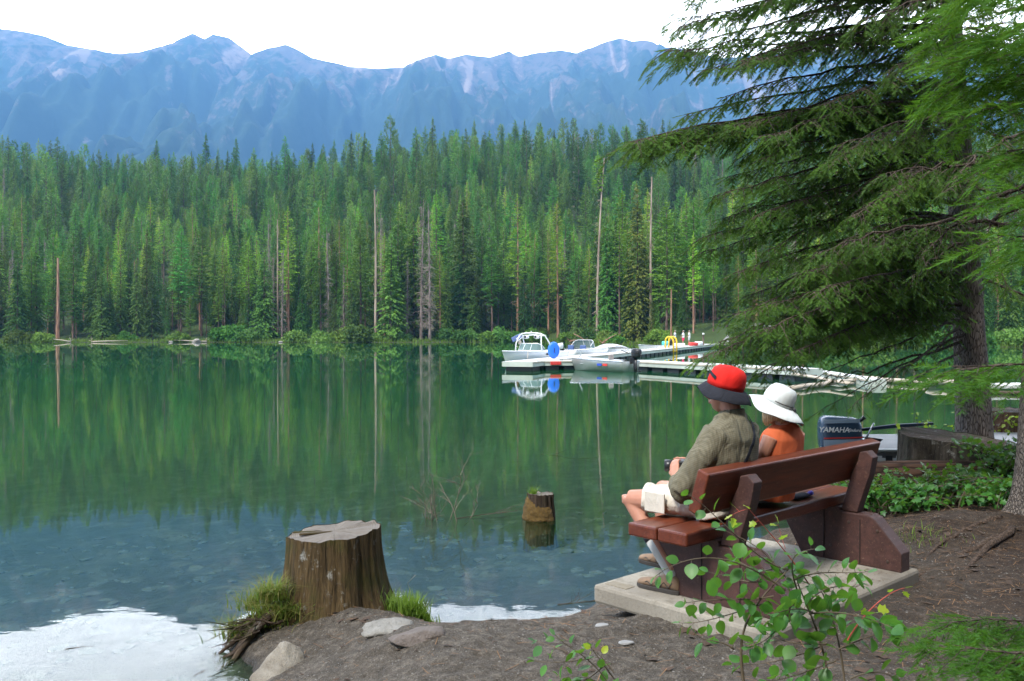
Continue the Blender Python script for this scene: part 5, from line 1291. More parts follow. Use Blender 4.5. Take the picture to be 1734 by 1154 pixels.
# people and gear near the ramp
def small_person(p, shirt_c, pant_c, label, rz, carry=None):
    t = thing('person', label, 'person', p, rz)
    b = MB(); b.tube([(0, 0, 1.74), (0, 0, 1.68), (0, 0, 1.6), (0, 0, 1.53)], [.05, .095, .09, .05], 12); b.tube([(0, 0, 1.53), (0, 0, 1.45)], .055, 10)
    b.tube([(0, 0, .9), (0, 0, 1.1), (0, 0, 1.35), (0, 0, 1.45)], [(.11, .16), (.10, .14), (.11, .18), (.07, .14)], 14, up=(0, 1, 0))
    for s in (1, -1):
        b.tube([(s*.17, 0, 1.42), (s*.24, .02, 1.15), (s*.20, .20, .98)], [.05, .042, .03], 8); b.tube([(s*.20, .20, .98), (s*.18, .28, .95)], [.035, .03], 8)
        b.tube([(s*.09, 0, .92), (s*.11, .03, .5), (s*.12, 0, .08)], [.085, .06, .04], 10); b.tube([(s*.12, -.05, .05), (s*.13, .18, .04)], [.04, .035], 8)
    obj('body', remesh(b, 'body', .02, 3), M_SKIN, t, True)
    b = MB(); b.tube([(0, 0, .92), (0, 0, 1.1), (0, 0, 1.36), (0, 0, 1.48)], [(.14, .19), (.13, .17), (.14, .21), (.08, .13)], 14, up=(0, 1, 0))
    for s in (1, -1): b.tube([(s*.17, 0, 1.42), (s*.235, .01, 1.22)], [.075, .07], 8)
    obj('shirt', remesh(b, 'shirt', .02, 3), simple('shirt_'+label[:8], shirt_c, .8), t, True)
    b = MB(); b.tube([(0, 0, .78), (0, 0, .96)], [(.15, .18), (.14, .18)], 12, up=(0, 1, 0))
    for s in (1, -1): b.tube([(s*.09, 0, .88), (s*.105, .03, .55)], [.11, .095], 10)
    obj('shorts', remesh(b, 'shorts', .02, 3), simple('short_'+label[:8], pant_c, .8), t, True)
    MB().tube([(0, -.02, 1.76), (0, -.02, 1.70), (0, -.05, 1.6)], [.06, .105, .08], 12).build('hair', M_HAIRG, t, True)
DE = D0+DD*60
for px, Yp, sc_c, pc_c, lab in ((1157, 101, (.85, .85, .88), (.75, .03, .12), 'distant person in white shirt and red shorts standing on the dock'), (1143, 110, (.75, .82, .85), (.04, .10, .08), 'distant person in pale shirt left of the white shirted one'), (1167, 108, (.80, .82, .8), (.5, .5, .5), 'distant person in pale clothes right of the white shirted one')):
    p = PY(px, 590, Yp); small_person((p.x, p.y, .5), sc_c, pc_c, lab, 1.2)
def junk(px, Y, z, dims, m, label, cat, name):
    p = PY(px, 590, Y); b = MB().box((0, 0, dims[2]/2), dims, None, min(dims)*.25); o = thing(name, label, cat, (p.x, p.y, z), .4); b.build('body', m, o, True); MB().tube([(-dims[0]*.3, 0, dims[2]), (-dims[0]*.2, 0, dims[2]+.12), (dims[0]*.2, 0, dims[2]+.12), (dims[0]*.3, 0, dims[2])], .015, 6).build('handle', M_FLOATB, o); return o
junk(1127, 98, .5, (.8, .5, .55), simple('turquoise', (.1, .6, .6), .5), 'turquoise cooler on the dock left of the yellow rail', 'cooler', 'cooler')
junk(1174, 100, .5, (1.0, .6, .4), M_REDP, 'red bag on the dock beside the distant people', 'bag', 'bag')
junk(1150, 96, .5, (1.2, .6, .35), M_GEL, 'white box on the dock at the feet of the distant people', 'box', 'box')
junk(1183, 104, .5, (.9, .6, .45), M_GEL, 'white cooler on the dock near the post', 'cooler', 'cooler')
p = PY(1191, 590, 106); po = thing('light_post', 'brown post with a white cap at the end of the dock', 'post', (p.x, p.y, .4)); MB().tube([(0, 0, 0), (0, 0, 1.35)], [.10, .10], 10).build('post', M_BARK_FAR, po); MB().lathe([(.12, 0), (.14, .06), (.10, .16), (.001, .2)], (0, 0, 1.35), 12).build('cap', M_GEL, po, True)

# nearer boat behind the log on the right
nb = thing('aluminium_boat', 'grey aluminium boat drawn up behind the old stump on the right', 'boat', (7.0, 11.95, -.02), R(-3))
boat_shell(nb, 5.0, 1.55, .74, .62, M_ALUP, .1, mdeck=M_ALUP, draft=.12, rail=M_ALU)
for x in (-1.5, -.3, .9): MB().box((x, 0, .42), (.3, 1.25, .04), bev=.01).build('bench_seat', M_ALUP, nb)
for i in range(5): MB().box((-2.28+.13*i, -.772, .50), (.085, .006, .10)).build('side_mark', M_DECK if i % 2 == 0 else M_FLOATB, nb)
MB().box((-2.02, -.768, .50), (.72, .004, .15)).build('side_panel', M_DECK, nb)
MB().tube([(-2.35, -.2, .80), (-1.9, -.25, .86), (-1.4, -.28, .90)], [.02, .03, .02], 8).build('tiller', M_DKBLUE, nb)
# big outboard, seen from its side
M_COWL = simple('dark_blue_cowl', (.035, .065, .11), .25, .25, 2)
om = thing('outboard_motor', 'dark blue outboard motor with white lettering and red stripe, behind the bench', 'motor', (4.62, 11.8, .30), R(-6))
V = []; secs = [(0, .25, .15), (.05, .265, .165), (.18, .275, .17), (.32, .27, .165), (.39, .25, .15), (.425, .19, .11)]
n = 32
for z, a, b in secs:
    for k in range(n):
        t_ = 2*math.pi*k/n; cx, sx_ = math.cos(t_), math.sin(t_); px_ = abs(cx)**.45*(1 if cx > 0 else -1)*a; py_ = abs(sx_)**.45*(1 if sx_ > 0 else -1)*b
        V.append((-.24+px_-.02*z, py_, .24+z+.05*px_*(-1)*(z > .3)))
F = [(i*n+k, i*n+(k+1) % n, (i+1)*n+(k+1) % n, (i+1)*n+k) for i in range(len(secs)-1) for k in range(n)]+[tuple(reversed(range(n))), tuple((len(secs)-1)*n+k for k in range(n))]
cw = MB().add(V, F).build('cowl', M_COWL, om, True)
MB().box((-.24, -.1735, .40), (.50, .005, .016), Matrix.Rotation(-.04, 3, 'Y')).build('red_stripe', M_REDP, cw)
MB().box((-.24, -.1725, .335), (.50, .005, .085), Matrix.Rotation(-.04, 3, 'Y')).build('pale_panel', simple('pale_blue', (.30, .38, .48), .4), cw)
MB().box((-.26, -.1735, .62), (.46, .005, .05), Matrix.Rotation(-.04, 3, 'Y')).build('pale_band', simple('pale_blue2', (.30, .38, .48), .4), cw)
def lettering(txt, loc, size, m, par, shear=0, name='lettering'):
    cu = bpy.data.curves.new(name, 'FONT'); cu.body = txt; cu.size = size; cu.extrude = .001; cu.align_x = 'CENTER'; cu.shear = shear; cu.offset = size*.02
    to = bpy.data.objects.new(name, cu); COL.objects.link(to); bpy.context.view_layer.update()
    me = bpy.data.meshes.new_from_object(to.evaluated_get(bpy.context.evaluated_depsgraph_get())); bpy.data.objects.remove(to)
    o = obj(name, me, m, par); o.location = loc; o.rotation_euler = (math.pi/2, 0, 0); return o
M_LET = simple('white_lettering', (.85, .85, .85), .5, .02)
lettering('YAMAHA', (-.36, -.176, .475), .095, M_LET, cw, .2); lettering('Enduro', (-.10, -.176, .485), .055, M_LET, cw, .4)
lg = MB(); lg.tube([(-.24, 0, .26), (-.24, 0, -.1), (-.26, 0, -.3)], [(.14, .08), (.10, .05), (.07, .03)], 12, up=(1, 0, 0)); lg.build('lower_unit', M_DKBLUE, om, True)
MB().box((.02, 0, .22), (.14, .24, .32), None, .01).build('bracket', M_STEEL, om)
MB().tube([(.02, -.12, .30), (.12, -.14, .52), (.16, -.14, .60)], [.015, .012, .010], 8).build('handle', M_STEEL, om, True)
MB().tube([(.03, .05, .60), (.09, .03, .66)], [.02, .03], 8).build('knob', M_BLKP, om, True)

for (A_, B_, lab) in ((Vector((D0.x+DD.x*4+DN.x*1.7, D0.y+DD.y*4+DN.y*1.7, .54)), Vector((D0.x+DD.x*5.2+DN.x*2.1, D0.y+DD.y*5.2+DN.y*2.1, .95)), 'mooring rope tying the tower boat to the dock'), (Vector((3.6, 49.2, .52)), Vector((3.95, 48.5, .70)), 'mooring rope from the skiff bow to the dock')):
    o = MB().tube([A_, A_.lerp(B_, .5)-Vector((0, 0, .1)), B_], .018, 5).build('mooring_rope', M_WOODG, None, True); tag(o, lab, 'rope')
# triangle marker, driftwood and boulder on the far shore
p = PZ(99, 575, .1); mk = thing('shore_marker', 'small white triangle marker at the foot of the bare trunk on the far left', 'marker', (p.x, p.y-1, .1))
MB().prism([(-.5, .2), (.5, .2), (0, 1.2)], 1, -.03, .03).build('board', M_GEL, mk); MB().tube([(0, .05, -.3), (0, .05, .4)], .05, 6).build('post', M_BARK_FAR, mk)
for i, (px, w_, h_) in enumerate(((335, 1.0, .7), (478, .7, .3), (880, .8, .4), (292, .6, .25), (985, .7, .4), (538, .6, .25))):
    x = (px-867)/1500*176; Y = float(far_shore(np.array([x]))[0]); rock('boulder', ['pale grey boulder in the water at the far shore, left of middle', 'low pale boulder at the far shore below the blue green spruce', 'boulder on the far shore just left of the tower boat', 'flat pale boulder near the far left shore', 'boulder on the far shore behind the runabout', 'low boulder on the far shore below the dead twiggy conifer'][i], ((px-867)/1500*Y, Y-1.0, .1), (w_, w_*.7, h_), 50+i, M_ROCKC, i, 12, sub=2)
for i, (px, L_, a, tz) in enumerate(((965, 3.2, .2, .9), (995, 3.6, 2.3, 1.6), (1020, 3.8, .9, 1.5), (865, 3, .5, 1.2), (155, 7, .05, .2), (350, 8, 3.0, .3), (120, 4, 2.7, .5))):
    x = (px-867)/1500*174; Y = float(far_shore(np.array([x]))[0])-.6; x = (px-867)/1500*Y; d = Vector((math.cos(a), .2*math.sin(a), 0))
    b = MB(); b.tube([(0, 0, 0), d*L_*.5+Vector((0, 0, tz*.6)), d*L_+Vector((0, 0, tz))], [.14, .10, .04], 8)
    for k in range(6): r_ = random.Random(i*9+k); b.tube([(0, 0, .1), (r_.uniform(-.8, .8), r_.uniform(-.4, .4), r_.uniform(.1, 1.0))], [.05, .015], 5)
    o = b.build('driftwood', M_WOODG if i > 2 else M_BARK_RED, None, True); o.location = (x, Y, .15)
    tag(o, ['uprooted reddish root mass on the far shore behind the runabout', 'dark leaning dead root left of the pale one behind the runabout', 'pale slanting dead log behind the right windshield half', 'pale slanting driftwood left of the tower boat', 'long low driftwood log at the far left shore', 'driftwood log lying near the boulder on the left shore', 'short driftwood log next to the triangle marker'][i], 'driftwood')
# paved ramp leading up from the dock
RV = []
for j in range(41):
    t = j/40; cx = 26.3+t*20; cy = 116.5+t*36
    for k in range(13): x = cx-1.8+k*(.36+t*.12); y = cy-k*.12; RV.append((x, y, max(gz(x, y), .25)+.10))
RF = [(j*13+k, j*13+k+1, j*13+k+14, j*13+k+13) for j in range(40) for k in range(12)]
struct('boat_ramp_road', MB().add(RV, RF).mesh('boat_ramp_road'), simple('asphalt', (.20, .195, .19), .9, .2, 1.5), True)
# bushes along the far shore
def leafball(seed, n, R_, ls, ws):
    rg = np.random.default_rng(seed); lob = rg.normal(0, 1, (16, 3)); lob[:, 2] = np.abs(lob[:, 2]); lob = nrm(lob)*rg.uniform(.45, .75, (16, 1))
    c = lob[rg.integers(0, 16, n)]; d = nrm(rg.normal(0, 1, (n, 3))); P = c+d*(.42*rg.random((n, 1))**.35); P = P*np.array([1, 1, .85]); P[:, 2] = np.maximum(P[:, 2], 0)+.02*rg.random(n)
    u = nrm(rg.normal(0, 1, (n, 3))); wv = nrm(np.cross(u, nrm(d+rg.normal(0, .5, (n, 3)))))
    V, F = cards(P*R_, u, wv, np.full(n, ls)*rg.uniform(.6, 1.3, n), np.full(n, ws)*rg.uniform(.6, 1.3, n)); return mesh_from('foliage', V, F)
BMs = [leafball(s, 2600, 2.2, .34, .24) for s in (1, 2, 3)]
for m in BMs: m.materials.append(M_BUSH)
BST = MB()
for k in range(9):
    a = k*.7; BST.tube([(0, 0, -.3), (math.cos(a)*.4, math.sin(a)*.4, .7), (math.cos(a)*1.0, math.sin(a)*1.0, 1.5)], [.06, .045, .02], 5)
BSM = BST.mesh('stems'); BSM.materials.append(M_BARK_FAR)
rg = random.Random(3); nbush = 0
BUSH = [(30, 550, 1.0), (75, 560, .8), (215, 558, .8), (300, 555, .9), (390, 520, 1.5), (428, 535, 1.3), (405, 552, 1.0), (500, 545, 1.1), (545, 550, 1.0), (580, 545, 1.1), (608, 528, 1.4), (632, 560, .7), (680, 556, .8), (765, 560, 1.25), (790, 565, 1.0), (850, 552, 1.2), (825, 560, .9), (872, 560, .9), (905, 550, 1.0), (960, 560, .9), (1000, 556, 1.0), (1040, 566, .7), (1150, 555, .9), (1228, 520, 1.7), (1245, 545, 1.4), (1275, 550, 1.4), (1330, 555, 1.3), (1400, 560, 1.2), (1470, 560, 1.2), (1560, 556, 1.3), (1640, 560, 1.2), (1720, 556, 1.3)]
for i, (px, ty, s) in enumerate(BUSH+[(rg.uniform(-60, 1800), 0, rg.uniform(.4, .9)) for k in range(34)]):
    x = (px-867)/1500*182; f = rg.uniform(1.2, 3.5) if i < len(BUSH) else rg.uniform(1, 9); Y = 180
    for _ in range(12): x = (px-867)/1500*Y; Y = .5*Y+.5*(float(far_shore(np.array([x]))[0])+f)
    if 22 < x < 30 and Y < 135: continue
    o = thing('shore_bush', ('large' if s > 1.25 else 'medium' if s > .8 else 'small')+' rounded green waterline bush, '+landmark(x, Y), 'bush', (x, Y, gz(x, Y)-.1), rg.random()*6, 'bushes along the far shore')
    sc2 = s*1.3; o.scale = (sc2, sc2, sc2*rg.uniform(.85, 1.15))
    for nm, me in (('foliage', BMs[i % 3]), ('stems', BSM)):
        c = bpy.data.objects.new(nm, me); COL.objects.link(c); c.parent = o
grass('reeds', 'fringe of tall grass and reeds along the far waterline', [(x, float(far_shore(np.array([x]))[0])+1.2, None, 5, 2.2) for x in np.arange(-125, 130, 4)], M_GRASS, 9000, .9, 22, .6, .05)
# ================================================================== NEAR TREES AND PLANTS
M_BARKN = m_bark('bark_near', (.035, .026, .022), (.24, .205, .185), (34, 34, 6.5), .02, .95)
M_LIMB = m_bark('limb_bark', (.028, .020, .016), (.11, .085, .07), (20, 20, 20), .006, .95)
M_NEAR = foliage('near_needles', (.032, .080, .012), (.092, .20, .026), (.05, .1, .02), .35, 2.2, hue_rand=False)
M_NEARR = foliage('near_needles_dark', (.026, .062, .011), (.070, .15, .022), (.05, .1, .02), .35, 2.2, hue_rand=False)
M_YOUNG = foliage('young_needles', (.035, .12, .010), (.08, .22, .018), (.05, .1, .02), .45, 3.5, hue_rand=False)
def needle_template(n, nl, nw, seed, lift=.25):
    rg = np.random.default_rng(seed); V = []
    for i in range(n):
        t = .03+.95*i/n; s = 1 if i % 2 else -1; a = R(52)+rg.normal(0, .12); up = lift*rg.normal(.6, .9)
        if i > n-3: a = R(18)
        d = np.array([math.cos(a), s*math.sin(a), up*.6]); d /= np.linalg.norm(d); l = nl*rg.uniform(.75, 1.15); w_ = np.array([math.sin(a)*.5, -s*math.cos(a)*.5, rg.normal(0, .6)]); w_ /= np.linalg.norm(w_)
        p = np.array([t, 0, 0]); V += [p-w_*nw*.5, p+w_*nw*.5, p+d*l]
    return np.array(V)
NT_ = [needle_template(28, .27, .062, s, .14) for s in range(6)]
NTL = [needle_template(34, .27, .036, s+20, .25) for s in range(6)]
def basis(D):
    D = nrm(D); up = np.tile(np.array([0, 0, 1.0]), (len(D), 1)); S_ = nrm(np.cross(up, D)+1e-6); N = np.cross(D, S_); return D, S_, N
def stamp(name, sprays, T, m, parent, seed=0, roll=.5):
    rg = np.random.default_rng(seed); A = np.array(sprays, dtype=float)
    if not len(A): return None
    P, D, L_ = A[:, :3], A[:, 3:6], A[:, 6]
    D, S_, N = basis(D); ro = rg.normal(0, roll, len(A)); c, s = np.cos(ro)[:, None], np.sin(ro)[:, None]; S2 = S_*c+N*s; N2 = -S_*s+N*c
    idx = rg.integers(0, len(T), len(A)); out = []
    for k, t in enumerate(T):
        q_ = idx == k
        V = P[q_, None, :]+L_[q_, None, None]*(t[None, :, 0:1]*D[q_, None, :]+t[None, :, 1:2]*S2[q_, None, :]+t[None, :, 2:3]*N2[q_, None, :]); out.append(V.reshape(-1, 3))
    V = np.concatenate(out); return obj(name, mesh_from(name, V, np.arange(len(V)).reshape(-1, 3)), m, parent)
def bez(P, n):
    P = [Vector(p) for p in P]; out = []
    for i in range(n+1):
        t = i/n; Q = P[:]
        while len(Q) > 1: Q = [a.lerp(b, t) for a, b in zip(Q[:-1], Q[1:])]
        out.append(Q[0])
    return out
def branch(mb, tw, sp, P, r0, rg, sec=.55, step=.075, droop=.5, leaf=1.0, spl=(.07, .12), spstep=.036, t0=.12, tipleaf=True):
    n = 14; C = bez(P, n); 
    for i in range(1, n+1): C[i] = C[i]+Vector((rg.gauss(0, .012), rg.gauss(0, .012), rg.gauss(0, .012)))
    mb.tube(C, [r0*(1-i/(n+.6))**1.25+.0015 for i in range(n+1)], 7, False)
    Ltot = sum((C[i+1]-C[i]).length for i in range(n)); d = Ltot*t0; k = 0
    while d < Ltot*.995:
        f = d/Ltot*n; i = min(int(f), n-1); p = C[i].lerp(C[i+1], f-i); T = (C[i+1]-C[i]).normalized(); S_ = T.cross(Vector((0, 0, 1))).normalized(); t = d/Ltot
        s = 1 if k % 2 else -1; k += 1
        L_ = sec*((1.0-.72*t) if leaf < 1.15 else (.85-.35*t))*rg.uniform(.35, 1.15)*min(1, .45+t*2.2)
        dd = (T*.75+S_*s*rg.uniform(.5, .95)+Vector((0, 0, rg.uniform(-.35, .15)))).normalized(); Q = [p]; m_ = 4
        for j in range(m_): dd = (dd+Vector((rg.gauss(0, .10), rg.gauss(0, .10), -droop*.22*rg.uniform(.4, 1.6)))).normalized(); Q.append(Q[-1]+dd*L_/m_)
        tw.tube(Q, [max(.0016, r0*.2)*(1-.7*j/m_) for j in range(m_+1)], 3, False)
        e = spstep*rg.random(); q2 = 0
        while e < L_:
            g = e/L_*m_; j = min(int(g), m_-1); pp_ = Q[j].lerp(Q[j+1], g-j); tt = (Q[j+1]-Q[j]).normalized(); ss = tt.cross(Vector((0, 0, 1))); ss = ss.normalized() if ss.length > .1 else Vector((1, 0, 0))
            q2 += 1
            if rg.random() < leaf*(.30+.9*(e/L_))*(.45+.8*t if t < .5 else 1):
                d3 = (tt*.8+ss*(1 if q2 % 2 else -1)*rg.uniform(.4, .9)+Vector((0, 0, rg.uniform(-.45, .1)))).normalized(); sp.append((*pp_, *d3, rg.uniform(*spl)))
            elif rg.random() < .35:
                d3 = (tt*.6+ss*(1 if q2 % 2 else -1)*.8+Vector((0, 0, rg.uniform(-.8, 0)))).normalized(); tw.tube([pp_, pp_+d3*rg.uniform(.04, .13)], [.0016, .0008], 3, False)
            e += spstep*rg.uniform(.7, 1.3)
        if rg.random() < leaf: sp.append((*Q[-1], *dd, rg.uniform(*spl)))
        d += step*rg.uniform(.6, 1.4)
    sp.append((*C[-1], *(C[-1]-C[-2]).normalized(), spl[1]))
def big_trunk(parent, pts_, rfun, m, seed, roots=(), n=64, rows=70):
    V = []
    for j in range(rows+1):
        f = (j/rows)**1.6; c = bez(pts_, 40)[min(40, int(f*40))] if False else None
        L_ = f*(len(pts_)-1); i = min(int(L_), len(pts_)-2); c = Vector(pts_[i]).lerp(Vector(pts_[i+1]), L_-i); r0 = rfun(f); z = c.z
        for k in range(n):
            a = 2*math.pi*k/n; cx, sx_ = math.cos(a), math.sin(a); r = r0*(1+.05*mnoise.noise(Vector((cx*1.5, sx_*1.5, z*.6+seed))))+.010*mnoise.noise(Vector((cx*10, sx_*10, z*1.8+seed)))
            for ra, rw, rl, rz_ in roots:
                d = (a-ra+math.pi) % (2*math.pi)-math.pi; r += rl*math.exp(-(d/rw)**2)*math.exp(-max(0, z-pts_[0][2]-.1)/rz_)
            V.append(c+Vector((cx*r, sx_*r, 0)))
    F = [(j*n+k, j*n+(k+1) % n, (j+1)*n+(k+1) % n, (j+1)*n+k) for j in range(rows) for k in range(n)]
    return MB().add(V, F).build('trunk', m, parent, True)
# --- the overhanging spruce
t1 = thing('spruce_tree', 'big spruce on the right shore, its long drooping branches overhanging the lake and bench', 'spruce', (0, 0, 0))
TP = [(5.47, 10.4, .2), (5.40, 10.4, 1.6), (5.30, 10.4, 3.2), (5.16, 10.4, 5.3), (5.02, 10.4, 8.5), (4.95, 10.4, 13)]
big_trunk(t1, TP, lambda f: .215*(1-.75*f), M_BARKN, 2, ((R(200), .5, .12, .25), (R(300), .4, .10, .25)))
def trunk_at(py, Y=10.4):
    z = PY(1620, py, Y).z; zs = [p[2] for p in TP]; return Vector((float(np.interp(z, zs, [p[0] for p in TP])), Y, z))
rg = random.Random(42); lm_, tw, sp = MB(), MB(), []
TIPS = [(-250, 1230, -120, 8.8, 1), (-170, 1170, -50, 8.4, 1), (-110, 1160, 5, 8.8, 1), (-50, 1150, 45, 8.4, 1), (0, 1128, 84, 9.0, 1), (50, 1195, 120, 8.4, 1), (95, 1150, 95, 9.6, .8), (120, 1225, 165, 8.9, .8), (150, 1158, 195, 9.3, .9),
        (165, 1240, 215, 8.2, .6), (185, 1062, 238, 8.2, 1.3), (192, 1066, 236, 8.0, 1.3), (178, 1100, 234, 8.3, 1.3), (200, 1110, 250, 8.1, 1.3), (60, 1128, 92, 8.3, 1.2), (20, 1150, 30, 8.6, 1.1), (205, 1090, 246, 8.6, 1.0), (215, 1260, 262, 8.7, .7), (250, 1228, 300, 9.2, .8), (275, 1202, 335, 8.3, .9), (300, 1260, 350, 8.9, .8), (330, 1222, 372, 8.7, .9), (345, 1186, 402, 8.4, 1),
        (370, 1192, 425, 8.9, 1), (395, 1240, 462, 8.4, 1), (420, 1262, 500, 9.0, .9), (440, 1240, 535, 8.2, 1), (465, 1215, 580, 8.5, 1), (480, 1186, 606, 8.1, 1), (500, 1232, 612, 8.7, 1), (515, 1290, 632, 8.9, .9), (530, 1330, 600, 8.0, .9), (470, 1280, 560, 7.8, .9)]
for i, (sy, tx, ty, Yt, lf) in enumerate(TIPS):
    a = trunk_at(sy); e = PY(tx, ty, Yt); m1 = a.lerp(e, .35)+Vector((0, 0, .30)); m2 = a.lerp(e, .72)+Vector((rg.uniform(-.1, .1), rg.uniform(-.3, .3), .12))
    branch(lm_, tw, sp, [a, m1, m2, e], .030, rg, .72, .043, .70, lf, (.07, .12), .029)
for i in range(84):                                                    # shorter ones towards the viewer and beyond
    sy = rg.uniform(-200, 560); a = trunk_at(sy); tx = rg.uniform(1245, 1600 if sy < 250 else 1530); e = PY(tx, sy+rg.uniform(15, 110 if sy < 400 else 60), rg.choice((rg.uniform(7.4, 8.8), rg.uniform(8.5, 10), rg.uniform(11, 12.5))))
    branch(lm_, tw, sp, [a, a.lerp(e, .4)+Vector((0, 0, .25)), a.lerp(e, .75)+Vector((0, 0, .12)), e], .022, rg, .66, .053, .8, .8, (.07, .12), .030)
for i in range(22):
    sy = rg.uniform(-200, 340 if i % 3 else 540); a = trunk_at(sy); e = PY(rg.uniform(1690, 1900), sy+rg.uniform(20, 120), rg.uniform(9, 12))
    branch(lm_, tw, sp, [a, a.lerp(e, .5)+Vector((0, 0, .2)), e], .022, rg, .65, .065, 1.0, .85)
for sy, mid, e, Yt in ((560, (1530, 620), (1375, 700), 8.6), (545, (1560, 600), (1440, 690), 8.2), (585, (1550, 640), (1500, 676), 8.6), (535, (1500, 590), (1335, 655), 8.8), (575, (1440, 640), (1400, 640), 8.9)):
    a = trunk_at(sy); m_ = PY(*mid, 9.3); ee = PY(*e, Yt); branch(lm_, tw, sp, [a, m_, ee], .017, rg, .42, .085, 1.1, .28)
lm_.build('limbs', M_LIMB, t1, True); tw.build('twigs', M_LIMB, t1)
stamp('needles', sp, NT_, M_NEAR, t1, 1, .3); print('sprays', len(sp))
# --- conifer at the right edge
t2 = thing('spruce_tree', 'conifer at the right edge of the photo with flared roots, nearer than the big spruce', 'spruce', (0, 0, 0))
g0 = .5
M_BARKE = m_bark('bark_edge', (.028, .022, .018), (.17, .145, .125), (40, 40, 12), .02, .95)
big_trunk(t2, [(4.35, 7.25, g0-.2), (4.35, 7.25, 1.2), (4.42, 7.27, 3), (4.55, 7.3, 9)], lambda f: .23*(1-.6*f)+.05*math.exp(-f*30), M_BARKE, 7, ((R(185), .34, .52, .17), (R(250), .28, .38, .14), (R(140), .3, .3, .14), (R(215), .2, .15, .3)))
rg = random.Random(8); lm_, tw, sp = MB(), MB(), []
for a0, m0, e0, Ye, lf, r in (((1760, 255), (1650, 290), (1480, 300), 6.6, .75, .03), ((1760, 300), (1640, 360), (1560, 440), 6.9, .3, .032), ((1760, 330), (1640, 400), (1545, 470), 7.3, .5, .03), ((1760, 90), (1650, 60), (1500, 120), 6.6, .8, .03),
        ((1760, -20), (1640, -20), (1450, 40), 6.4, .85, .03), ((1760, -100), (1600, -120), (1400, -30), 6.4, .85, .03), ((1760, 180), (1600, 190), (1420, 250), 6.8, .7, .03),         ((1760, 380), (1600, 370), (1380, 430), 6.6, .8, .03), ((1760, 220), (1680, 240), (1600, 330), 6.3, .8, .025), ((1760, 20), (1700, 10), (1560, 70), 7.9, .8, .025), ((1760, 140), (1700, 120), (1620, 200), 8.2, .8, .025)):
    a = PY(*a0, 7.25); m_ = PY(*m0, (7.25+Ye)/2); e = PY(*e0, Ye); branch(lm_, tw, sp, [a, m_, m_.lerp(e, .5)+Vector((0, 0, .08)), e], r*.75, rg, .55, .045, 1.0, lf, (.06, .10), .028)
lm_.build('limbs', M_LIMB, t2, True); tw.build('twigs', M_LIMB, t2); stamp('needles', sp, NT_, M_NEARR, t2, 2)
# --- young fir close to the viewer, just out of frame on the right
t3 = thing('fir_tree', 'young fir whose fresh bright green sprays reach in along the right edge, close up', 'fir', (0, 0, 0))
big_trunk(t3, [(3.0, 2.0, -.1), (3.0, 2.0, 2.2), (2.95, 2.0, 5)], lambda f: .10*(1-.7*f), M_BARKN, 9, (), 24, 30)
rg = random.Random(18); lm_, tw, sp = MB(), MB(), []
for tx, ty, Yt in ((1640, -20, 2.3), (1620, 100, 2.3), (1720, 60, 2.2), (1580, 70, 2.5), (1605, 150, 2.4), (1600, 10, 2.5), (1660, 190, 2.3), (1700, 250, 2.3), (1650, 60, 2.6), (1690, 130, 2.5), (1722, 320, 2.2), (1690, 405, 2.2), (1612, 628, 2.0),
                   (1572, 1066, 2.4), (1640, 1110, 2.2), (1668, 1072, 2.5), (1690, 1130, 2.2), (1640, 1185, 2.2)):
    e = PY(tx, ty, Yt); a = Vector((3.0, 2.0, e.z-.12+rg.uniform(-.1, .1))); a.z = max(a.z, .35); m_ = a.lerp(e, .5)+Vector((0, 0, .10 if ty < 900 else .16))
    branch(lm_, tw, sp, [a, m_, a.lerp(e, .8)+Vector((0, 0, .09)), e], .006, rg, .23, .022, .45, 1.2, (.065, .10), .027, .35)
lm_.build('limbs', M_LIMB, t3, True); tw.build('twigs', M_LIMB, t3); stamp('needles', sp, NTL, M_YOUNG, t3, 3, .35)

# --- broad-leaved plants
def leaf_template(lobed=False, rows=7, fold=.18, curl=.22):
    V = []; F = []
    for j in range(rows+1):
        t = j/rows; w_ = math.sin(math.pi*t**.85)**.75*.36 if not lobed else (.10+.40*abs(math.sin(math.pi*(t*2.5+.1))))*math.sin(math.pi*min(1, t*1.02+.05))**.5
        if j in (0, rows): w_ = .008
        z = -curl*t*t
        V += [(t, -w_, z+fold*w_), (t, -w_*.5, z+fold*w_*.35), (t, 0, z), (t, w_*.5, z+fold*w_*.35), (t, w_, z+fold*w_)]
    for j in range(rows):
        for k in range(4): F.append((j*5+k, j*5+k+1, j*5+k+6, j*5+k+5))
    return np.array(V), np.array(F)
def stamp_leaves(name, L_, T, m, parent, seed=0, roll=.5):
    A = np.array(L_, dtype=float); rg = np.random.default_rng(seed); V0, F0 = T; D, S_, N = basis(A[:, 3:6]); ro = rg.normal(0, roll, len(A)); c, s = np.cos(ro)[:, None], np.sin(ro)[:, None]; S2 = S_*c+N*s; N2 = -S_*s+N*c
    wv = rg.uniform(.85, 1.3, len(A))[:, None, None]; cz = rg.uniform(.2, 1.5, len(A))[:, None, None]
    V = A[:, None, :3]+A[:, 6][:, None, None]*(V0[None, :, 0:1]*D[:, None]+V0[None, :, 1:2]*S2[:, None]*wv+V0[None, :, 2:3]*N2[:, None]*cz)
    F = (F0[None]+(np.arange(len(A))*len(V0))[:, None, None]).reshape(-1, 4); return obj(name, mesh_from(name, V.reshape(-1, 3), F), m, parent, True)
